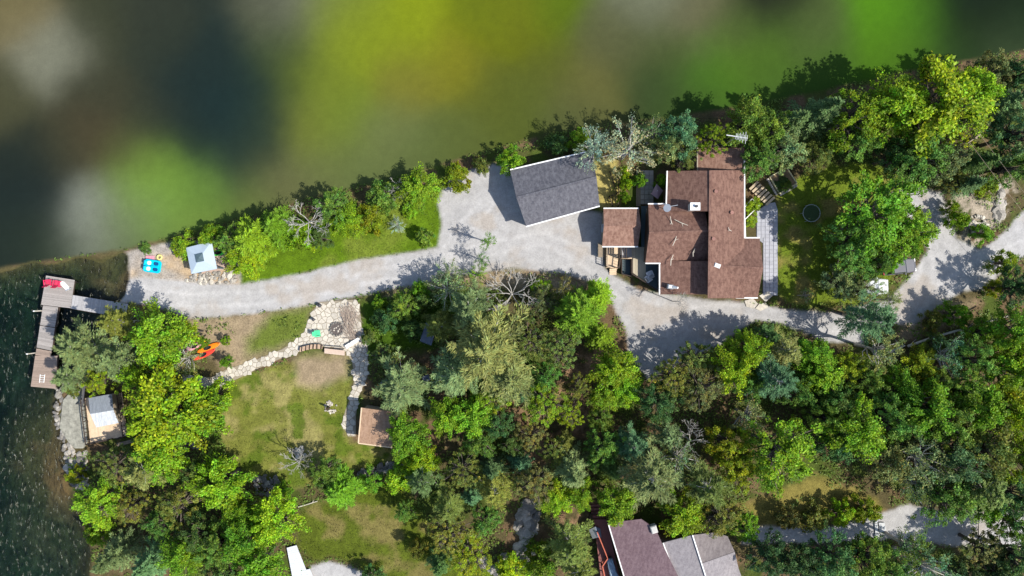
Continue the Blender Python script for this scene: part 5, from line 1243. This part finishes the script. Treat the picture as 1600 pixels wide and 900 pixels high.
PROTO = {
 'maple': [broadleaf(s, 84, 135, .165, .06, 2.3, 1.9) for s in (1, 2, 3, 4)],
 'oak': [broadleaf(s, 130, 84, .125, .05, 2.2, 1.25) for s in (11, 12, 13, 14)],
 'cedar': [broadleaf(s, 130, 76, .1, .042, 2.5, 1.1) for s in (21, 22, 23)],
 'shrub': [broadleaf(s, 56, 100, .2, .085, 1.55, 1.3, low=.3) for s in (31, 32, 33)],
 'sparse': [broadleaf(s, 60, 44, .13, .05, 2.4, 1.9, bark=DEADWOOD, thick=.05) for s in (41, 42, 43)],
 'pine': [conifer(s, 58, 2.7, .8, .05, 1.0, 11, 17, .12, .024, .9, .42, bark=DEADWOOD, bareb=.22, pw=.55, tipskip=.4) for s in (51, 52, 53)],
 'spruce': [conifer(s, 80, 3.0, .35, -.22, 1.0, 11, 12, .105, .028, .6, .3, pw=.8, tipskip=.15) for s in (61, 62, 63)],
 'feather': [conifer(s, 90, 2.6, .4, .1, 1.0, 10, 10, .15, .028, .8, .3, pw=.6, tipskip=.2) for s in (71, 72)],
}
BARE = [bare(s, 2.2, 5, DEADWOOD, .75, 7, .032) for s in (81, 82, 83)]
BARE2 = [bare(s, 2.4, 5, DEADWOOD, 1.0, 9, .026) for s in (91, 92)]

TONE = {'bright': (.16, .305, .014), 'lime': (.225, .37, .012), 'mid': (.12, .225, .03), 'dark': (.08, .16, .036), 'yellow': (.19, .27, .010), 'olive': (.155, .20, .036),
        'pale': (.19, .245, .08), 'blue': (.105, .205, .075), 'silver': (.30, .34, .20), 'brown': (.165, .18, .05), 'deep': (.05, .11, .032)}
TONEWORD = {'bright': 'bright green', 'lime': 'vivid lime green', 'mid': 'mid green', 'dark': 'dark green', 'yellow': 'yellow-green', 'olive': 'olive green', 'pale': 'pale grey-green', 'blue': 'bluish green',
            'silver': 'silvery grey', 'brown': 'brownish olive', 'deep': 'deep green'}
KINDWORD = {'maple': 'maple tree', 'oak': 'broadleaf tree', 'cedar': 'cedar tree', 'shrub': 'shrub', 'sparse': 'thinly leaved tree', 'pine': 'pine tree', 'spruce': 'spruce tree', 'feather': 'feathery larch tree', 'bare': 'leafless tree'}
NAMEW = {'maple': 'maple_tree', 'oak': 'broadleaf_tree', 'cedar': 'cedar_tree', 'shrub': 'shrub', 'sparse': 'thin_tree', 'pine': 'pine_tree', 'spruce': 'spruce_tree', 'feather': 'larch_tree', 'bare': 'bare_tree'}

# x, y (crown centre in photograph pixels), crown radius px, height m, kind, tone
TREES = """
132 545 50 9 pine pale
105 590 24 6 pine pale
182 505 34 8 pine olive
195 560 40 9 pine pale
160 592 28 5 cedar yellow
245 525 48 10 maple bright
296 520 20 6 maple lime
318 536 9 3 maple bright
350 533 8 2 shrub bright
285 560 28 7 sparse pale
352 566 10 3 shrub bright
262 645 64 12 maple lime
318 640 40 9 maple bright
215 590 26 8 maple bright
330 622 26 6 shrub lime
180 728 32 6 cedar olive
228 735 36 10 pine pale
258 712 40 9 maple bright
158 785 36 7 maple bright
205 790 28 6 cedar olive
115 745 14 3 shrub yellow
150 835 20 4 shrub yellow
345 752 44 9 maple lime
282 790 34 7 cedar olive
318 735 28 7 oak dark
312 835 30 8 oak dark
250 820 26 7 oak mid
175 870 36 9 spruce pale
230 885 38 9 spruce blue
290 870 36 8 maple bright
340 850 36 8 oak mid
385 840 40 9 maple bright
430 812 40 9 maple lime
405 880 40 9 maple bright
350 900 30 8 oak dark
378 800 28 7 maple bright
440 770 16 4 shrub bright
465 722 30 6 bare silver
505 738 26 6 oak mid
535 768 36 6 feather bright
578 752 20 3 shrub bright
628 745 26 4 shrub lime
636 684 32 7 maple bright
660 720 24 6 maple lime
580 905 18 4 shrub dark
632 800 18 5 oak mid
662 745 30 8 pine blue
765 545 78 14 pine pale
715 590 50 10 pine pale
625 605 50 8 pine pale
690 510 32 7 pine olive
800 590 48 11 pine pale
735 480 40 10 pine pale
830 530 36 9 cedar olive
700 455 30 7 sparse pale
800 458 46 7 bare silver
660 470 20 4 shrub dark
596 556 20 2 cedar olive
845 470 26 6 cedar brown
845 450 16 4 shrub bright
880 455 20 5 sparse brown
905 490 44 9 feather bright
935 462 30 7 feather lime
940 525 26 6 feather bright
875 545 34 8 cedar olive
960 580 36 8 maple lime
975 610 26 6 maple lime
945 620 24 5 maple bright
850 628 34 7 cedar yellow
765 625 34 7 cedar yellow
735 645 34 7 maple bright
818 615 20 6 spruce blue
780 660 26 6 oak dark
700 650 30 7 maple bright
750 690 26 6 oak mid
770 740 28 7 spruce blue
812 725 24 6 spruce blue
720 735 32 8 cedar olive
775 765 34 8 pine olive
840 755 32 8 cedar brown
700 790 34 8 pine olive
735 775 22 6 spruce blue
895 735 40 10 spruce pale
865 705 24 6 cedar olive
940 700 30 8 oak mid
985 700 34 8 pine blue
960 735 28 7 spruce dark
870 775 26 6 maple lime
905 770 24 6 maple bright
965 785 32 7 maple bright
705 835 36 8 cedar olive
738 870 36 6 cedar yellow
760 815 24 6 oak mid
800 895 26 4 shrub lime
850 880 30 5 shrub yellow
892 850 40 9 pine olive
905 885 34 8 pine olive
685 885 26 6 spruce dark
650 860 16 4 shrub olive
1020 745 56 12 pine pale
1060 715 34 9 sparse pale
1082 690 32 8 bare silver
1045 680 26 7 pine pale
1065 805 36 7 maple lime
1108 765 42 10 pine olive
1125 805 34 7 cedar olive
1140 700 38 8 oak yellow
1150 735 30 7 oak yellow
1218 705 58 12 oak bright
1170 650 30 8 sparse pale
1165 825 24 5 oak bright
1030 625 34 8 oak dark
1055 590 34 9 cedar olive
1095 605 38 9 cedar brown
1090 555 28 7 cedar olive
1140 575 36 9 maple lime
1165 545 30 9 maple bright
1170 600 28 8 oak mid
1205 590 40 11 pine blue
1228 545 30 9 pine pale
1195 525 26 7 pine dark
1265 560 30 8 maple bright
1285 585 36 8 maple bright
1325 575 32 7 oak yellow
1245 610 30 8 oak mid
1300 620 32 8 oak mid
1365 495 44 12 pine blue
1375 545 36 10 sparse pale
1350 590 30 8 oak mid
1310 640 36 9 oak dark
1430 570 28 6 maple yellow
1455 600 30 8 oak mid
1400 605 30 8 maple bright
1475 560 34 8 sparse blue
1520 560 34 9 oak mid
1540 520 30 7 oak bright
1500 490 20 5 shrub bright
1585 520 36 10 maple bright
1570 580 40 10 maple bright
1600 560 34 9 maple lime
1505 610 36 9 oak mid
1340 670 46 11 maple bright
1385 660 44 11 oak mid
1430 640 44 11 maple bright
1475 660 44 11 oak mid
1530 640 44 11 maple bright
1580 640 40 11 maple lime
1385 715 42 9 oak pale
1430 710 46 12 sparse pale
1485 720 46 12 oak blue
1540 700 46 12 oak olive
1590 710 40 11 oak yellow
1425 760 30 8 sparse pale
1475 775 44 10 oak mid
1530 760 44 10 pine olive
1580 770 40 10 oak dark
1305 690 32 8 oak dark
1290 650 32 9 oak mid
1545 790 28 6 maple bright
1318 805 22 4 shrub lime
1275 812 22 3 shrub olive
1235 810 20 4 shrub brown
1355 800 22 4 shrub yellow
1300 872 40 9 oak dark
1245 880 40 9 oak deep
1355 875 40 9 oak mid
1418 855 34 8 sparse mid
1440 885 44 10 sparse blue
1385 890 34 9 oak mid
1200 870 34 8 oak deep
1535 855 36 7 cedar brown
1590 870 40 9 oak dark
1560 900 34 8 oak deep
1500 900 30 8 oak deep
1595 820 30 8 oak mid
1462 160 72 13 maple lime
1400 170 50 12 maple bright
1510 150 40 11 maple lime
1335 185 48 11 oak bright
1285 175 40 11 spruce blue
1240 190 34 10 spruce blue
1340 222 36 8 oak mid
1430 245 46 10 oak mid
1398 245 28 8 oak dark
1475 250 36 9 oak pale
1226 232 38 8 oak pale
1272 245 26 6 oak olive
1200 205 34 9 oak mid
1165 190 36 9 maple mid
1185 250 30 8 oak mid
1560 165 42 11 spruce blue
1590 210 42 11 oak blue
1545 120 34 9 oak brown
1590 120 34 10 oak dark
1575 260 34 9 oak mid
1530 250 34 9 spruce dark
1520 285 26 7 spruce blue
1495 280 22 5 cedar olive
1500 345 16 4 shrub bright
1490 325 12 3 shrub yellow
1540 365 16 3 shrub bright
1545 290 20 3 shrub yellow
1362 330 66 12 oak bright
1405 355 46 10 oak bright
1335 370 40 9 oak mid
1414 376 28 8 oak bright
1430 368 24 6 maple lime
1338 412 30 6 oak mid
1368 408 24 7 oak mid
1315 440 28 5 oak pale
1388 468 18 5 sparse olive
1262 462 12 5 sparse dark
1575 410 20 4 shrub yellow
1558 450 14 3 shrub yellow
1590 450 30 8 oak dark
982 216 48 10 sparse silver
925 232 34 9 sparse silver
1040 232 28 9 oak pale
1060 205 34 9 oak blue
1065 250 24 6 cedar olive
1112 215 26 8 cedar yellow
1020 210 30 9 sparse blue
1000 280 12 3 shrub bright
977 270 10 4 shrub lime
979 288 9 4 shrub lime
976 306 10 4 shrub bright
1035 283 12 3 shrub bright
905 215 20 4 shrub bright
870 220 18 4 shrub dark
798 250 22 5 shrub bright
712 278 24 4 shrub yellow
752 258 14 3 shrub olive
655 295 32 5 maple bright
620 290 22 5 bare silver
598 295 26 5 shrub mid
575 340 24 4 shrub yellow
545 345 26 5 maple lime
520 322 26 6 oak mid
478 345 38 7 bare silver
472 368 24 4 shrub lime
500 372 18 4 oak dark
395 370 44 7 feather bright
385 405 30 5 maple lime
430 355 34 6 feather bright
360 375 24 5 oak mid
330 362 22 4 shrub bright
285 378 22 3 shrub bright
226 388 9 1 shrub mid
620 352 14 2 sparse silver
664 371 15 3 shrub mid
765 378 14 6 sparse bright
752 405 12 5 sparse mid
1066 472 16 8 bare silver
640 330 12 1.5 shrub lime
1178 322 13 1.6 shrub lime
1172 345 12 1.2 shrub lime
1158 265 14 3 cedar olive
1230 290 10 1.2 shrub mid
1225 282 8 .8 shrub dark
1216 287 6 .6 shrub dark
1220 296 6 .6 shrub dark
1460 500 16 3 shrub olive
1465 535 18 3 shrub olive
1362 450 22 5 sparse pale
1336 450 20 5 oak pale
600 500 22 4 shrub dark
632 478 22 5 oak mid
648 516 18 4 shrub dark
592 472 12 2 shrub bright
575 528 12 2 shrub olive
655 455 16 4 shrub bright
905 605 20 5 cedar olive
892 645 24 6 cedar yellow
830 680 24 6 cedar brown
882 690 20 5 pine olive
800 695 20 5 oak dark
855 588 24 7 oak mid
940 655 22 5 oak mid
618 648 14 4 sparse pale
1388 406 20 6 oak bright
112 612 10 2 shrub olive
745 430 16 3 sparse bright
700 430 22 4 sparse pale
"""
BOUNDCLIP = True
def bound_y(x_):
    pts = [(205, 389), (350, 347), (520, 302), (640, 271), (760, 237), (850, 212), (900, 203), (1000, 190), (1130, 172), (1250, 149), (1400, 116), (1600, 80)]
    for (xa, ya), (xb, yb) in zip(pts[:-1], pts[1:]):
        if xa <= x_ <= xb: return ya + (yb - ya) * (x_ - xa) / (xb - xa)
    return pts[-1][1] if x_ > 1600 else -1e9
MARKS = [(100, 480, 'the dock'), (165, 650, 'the metal-roofed hut'), (240, 416, 'the turquoise boat'), (318, 402, 'the gazebo'), (322, 545, 'the kayaks'), (526, 514, 'the fire pit'), (400, 560, 'the flagstone path'),
         (588, 670, 'the garden shed'), (516, 636, 'the small stone ring'), (672, 522, 'the central dark hut'), (870, 300, 'the garage'), (970, 355, 'the small brown-roofed shed'), (1100, 370, 'the big brown house'),
         (1150, 213, 'the antenna'), (1222, 285, 'the garden bed'), (1268, 333, 'the trampoline'), (1354, 448, 'the white car'), (1408, 417, 'the dark car'), (1525, 350, 'the lichen rock heap'), (1455, 530, 'the long fallen trunk'),
         (1524, 216, 'the overhead wires'), (1000, 870, 'the mauve-roofed house'), (1120, 870, 'the light grey roof'), (815, 850, 'the granite outcrop'), (1375, 818, 'the stone steps'), (470, 880, 'the white gangway'),
         (420, 755, 'the masonry rubble heap'), (590, 735, 'the dry stone wall'), (760, 390, 'the open gravel drive'), (1060, 510, 'the drive corner below the house'), (1490, 825, 'the lower right gravel path'), (530, 400, 'the upper lawn'), (925, 580, 'the bare needle-covered patch')]
rows = []
for ln in TREES.strip().splitlines():
    f = ln.split(); rows.append([float(f[0]), float(f[1]), float(f[2]), float(f[3]), f[4], f[5]])
def relation(x_, y_):
    best = min(MARKS, key=lambda m: (m[0] - x_) ** 2 + (m[1] - y_) ** 2); dx, dy = x_ - best[0], y_ - best[1]
    if math.hypot(dx, dy) < 22: rel = 'right beside'
    elif abs(dx) > 2.2 * abs(dy): rel = 'to the right of' if dx > 0 else 'to the left of'
    elif abs(dy) > 2.2 * abs(dx): rel = 'below' if dy > 0 else 'above'
    else: rel = ('below right of' if dx > 0 else 'below left of') if dy > 0 else ('above right of' if dx > 0 else 'above left of')
    return rel, best[2], math.hypot(dx, dy)
def sizeword(r_): return 'tiny' if r_ < 13 else 'small' if r_ < 22 else 'medium' if r_ < 38 else 'large' if r_ < 55 else 'huge'
keys = {}
for i, (x_, y_, r_, h, k, t) in enumerate(rows):
    rel, mk, d = relation(x_, y_); keys.setdefault((sizeword(r_), t, k, rel, mk), []).append((d, i))
ORD = ['nearest', 'second nearest', 'third nearest', 'fourth nearest', 'fifth nearest', 'sixth nearest']
labels = {}
for (sw_, t, k, rel, mk), v in keys.items():
    v.sort()
    tone = '' if k == 'bare' else TONEWORD[t] + ' '
    for n_, (d, i) in enumerate(v):
        base = f'{sw_} {tone}{KINDWORD[k]} {rel} {mk}'
        labels[i] = base if len(v) == 1 else base + f', {ORD[n_]} such'
Rt = random.Random(99)
cnt = {}
for i, (x_, y_, r_, h, k, t) in enumerate(rows):
    hc = h * .62
    by = bound_y(x_)
    if y_ - r_ * .85 < by and r_ > 10:                        # keep crowns on this side of the boundary
        y_ = by + r_ * .85
    b_ = P(x_, y_, hc); rad = r_ * MPP * (CAM_H - hc) / CAM_H * 1.06
    z0 = -.25 if sdf(LAKE, np.array([x_]), np.array([y_]))[0] > 0 else -.03
    root = thing(NAMEW[k], labels[i], 'shrub' if k == 'shrub' else 'tree', (b_.x, b_.y, z0), {'shrub': 'shrubs of the grounds', 'bare': 'leafless trees'}.get(k, 'trees of the grounds'))
    root.rotation_euler = (Rt.uniform(-.05, .05), Rt.uniform(-.05, .05), Rt.uniform(0, 6.28))
    if k == 'bare':
        pool = BARE2 if r_ > 40 else BARE
        me = pool[cnt.get(k, 0) % len(pool)]; cnt[k] = cnt.get(k, 0) + 1
        root.scale = (rad, rad, h / 2.2); linked(me, 'branches', root)
        continue
    pool = PROTO[k]; tr, cr = pool[cnt.get(k, 0) % len(pool)]; cnt[k] = cnt.get(k, 0) + 1
    top = {'maple': 2.3, 'oak': 2.2, 'cedar': 2.5, 'shrub': 1.55, 'sparse': 2.4, 'pine': 2.7, 'spruce': 3.0, 'feather': 2.6}[k]
    root.scale = (rad * Rt.uniform(.94, 1.06), rad * Rt.uniform(.94, 1.06), h / top)
    linked(tr, 'stem' if k == 'shrub' else 'trunk', root)
    o = linked(cr, 'crown', root); tc_ = TONE[t]; v_ = Rt.uniform(.82, 1.2); hsh = Rt.uniform(-.16, .2)
    o.color = (tc_[0] * v_ * (1 + hsh), tc_[1] * v_, tc_[2] * v_ * (1 - hsh), 1)

# ------------------------------------------------------------------ undergrowth: leafy ground cover nobody could count
g = np.random.default_rng(5)
N0 = 260000
ux = g.uniform(-66, 66, N0); uy = g.uniform(-38, 38, N0)
ix = np.clip(((ux - GX[0]) / .25).astype(int), 0, NX - 2); iy = np.clip(((uy - GY[0]) / .25).astype(int), 0, len(GY) - 2)
den_ = fbm(ux * .45, uy * .45, 201, 3) + .5 * fbm(ux * 1.6, uy * 1.6, 207, 2)
upx = ux / MPP + 800; upy = 450 - uy / MPP
nd_ = np.zeros(N0, bool)
for q in NEEDLES + [ROCKY, CLEAR_S, DRYGRASS] + DIRT: nd_ |= sdf(q, upx, upy) > -4
blocked = np.zeros(N0, bool)
for q in ([(1003, 310), (1200, 225), (1220, 470), (1000, 470)], [(790, 240), (945, 235), (945, 330), (815, 360)], [(925, 780), (990, 800), (1160, 835), (1165, 940), (940, 940)], PATH, [(930, 320), (1035, 320), (1035, 460), (930, 430)], [(992, 260), (1045, 260), (1045, 325), (992, 325)], [(130, 605), (215, 605), (215, 700), (92, 705), (92, 610)], [(1160, 285), (1250, 262), (1250, 305), (1160, 320)], [(555, 630), (620, 635), (620, 705), (555, 700)]):
    blocked |= sdf(q, upx, upy) > -2
ok = (cls[iy, ix] == 0) & ((den_ > -.03) & ~nd_ | (den_ > .17)) & ~blocked
ux, uy, den_ = ux[ok], uy[ok], den_[ok]; n_ = len(ux)
hz_ = np.clip(den_ + .05, 0, .4) * 2.2 * g.uniform(.1, 1, n_)
pos = np.stack([ux, uy, hz_ + .03], 1)
dd = g.normal(0, 1, (n_, 3)); dd[:, 2] *= .4; nn = np.array([0, 0, 1.0])[None] + g.normal(0, .45, (n_, 3)); S_ = g.uniform(.12, .34, n_)
hue = np.clip(fbm(ux * .2, uy * .2, 301, 2) + .5, 0, 1)[:, None]
tint = (np.array(TONE['mid'])[None] * hue + np.array(TONE['olive'])[None] * (1 - hue)) * .95 * np.clip(1 + g.normal(0, .3, (n_, 1)), .4, 1.7)
me = leaf_mesh('undergrowth', pos, dd, nn, S_, S_ * .6, tint, LEAF)
o = bpy.data.objects.new('undergrowth', me); COL.objects.link(o); o['kind'] = 'stuff'; tag(o, 'low leafy undergrowth covering the ground between the trees', 'undergrowth')
o.color = (1, 1, 1, 1)
print('trees', len(rows), 'undergrowth', n_, 'objects', len(bpy.data.objects))

# ------------------------------------------------------------------ grass: short tufts on the lawns and weeds along the drive's edge
N0 = 170000
ux = g.uniform(-64, 64, N0); uy = g.uniform(-37, 37, N0)
ix = np.clip(np.rint((ux - GX[0]) / .25).astype(int), 0, NX - 1); iy = np.clip(np.rint((uy - GY[0]) / .25).astype(int), 0, len(GY) - 1)
k_ = cls[iy, ix]; edge = (drv[iy, ix] > .03) & (drv[iy, ix] < .55) & (bw[iy, ix] < .1)
upx = ux / MPP + 800; upy = 450 - uy / MPP
mid_ = sdf(LAWN_MID, upx, upy) > -6
ok = np.isin(k_, (2, 3, 4, 5)) | (edge & (g.random(N0) < .5)) | mid_
for q in (PATH, [(555, 630), (620, 635), (620, 705), (555, 700)], [(1160, 285), (1217, 300), (1217, 465), (1160, 470)], DIRT[1]): ok &= ~(sdf(q, upx, upy) > -1)
ok &= (fbm(ux * .9, uy * .9, 401, 3) + g.normal(0, .1, N0)) > -.06
ux, uy, ix, iy, edge = ux[ok], uy[ok], ix[ok], iy[ok], edge[ok]; n_ = len(ux)
S_ = g.uniform(.09, .2, n_); pos = np.stack([ux, uy, Z[iy, ix] + .03 + S_ * .15], 1)
dd = g.normal(0, 1, (n_, 3)); dd[:, 2] = np.abs(dd[:, 2]) * .5; nn = np.array([0, 0, 1.0])[None] + g.normal(0, .5, (n_, 3))
base = np.where(edge[:, None], np.array([lin(132, 128, 66, LIT)]), c[iy, ix] * 1.12)
tint = base * np.clip(1 + g.normal(0, .45, (n_, 1)), .3, 2.0)
me = leaf_mesh('grass', pos, dd, nn, S_, S_ * .45, tint, LEAF)
o = bpy.data.objects.new('grass', me); COL.objects.link(o); o['kind'] = 'stuff'; tag(o, 'short grass tufts on the lawns and along the drive edge', 'grass'); o.color = (1, 1, 1, 1)
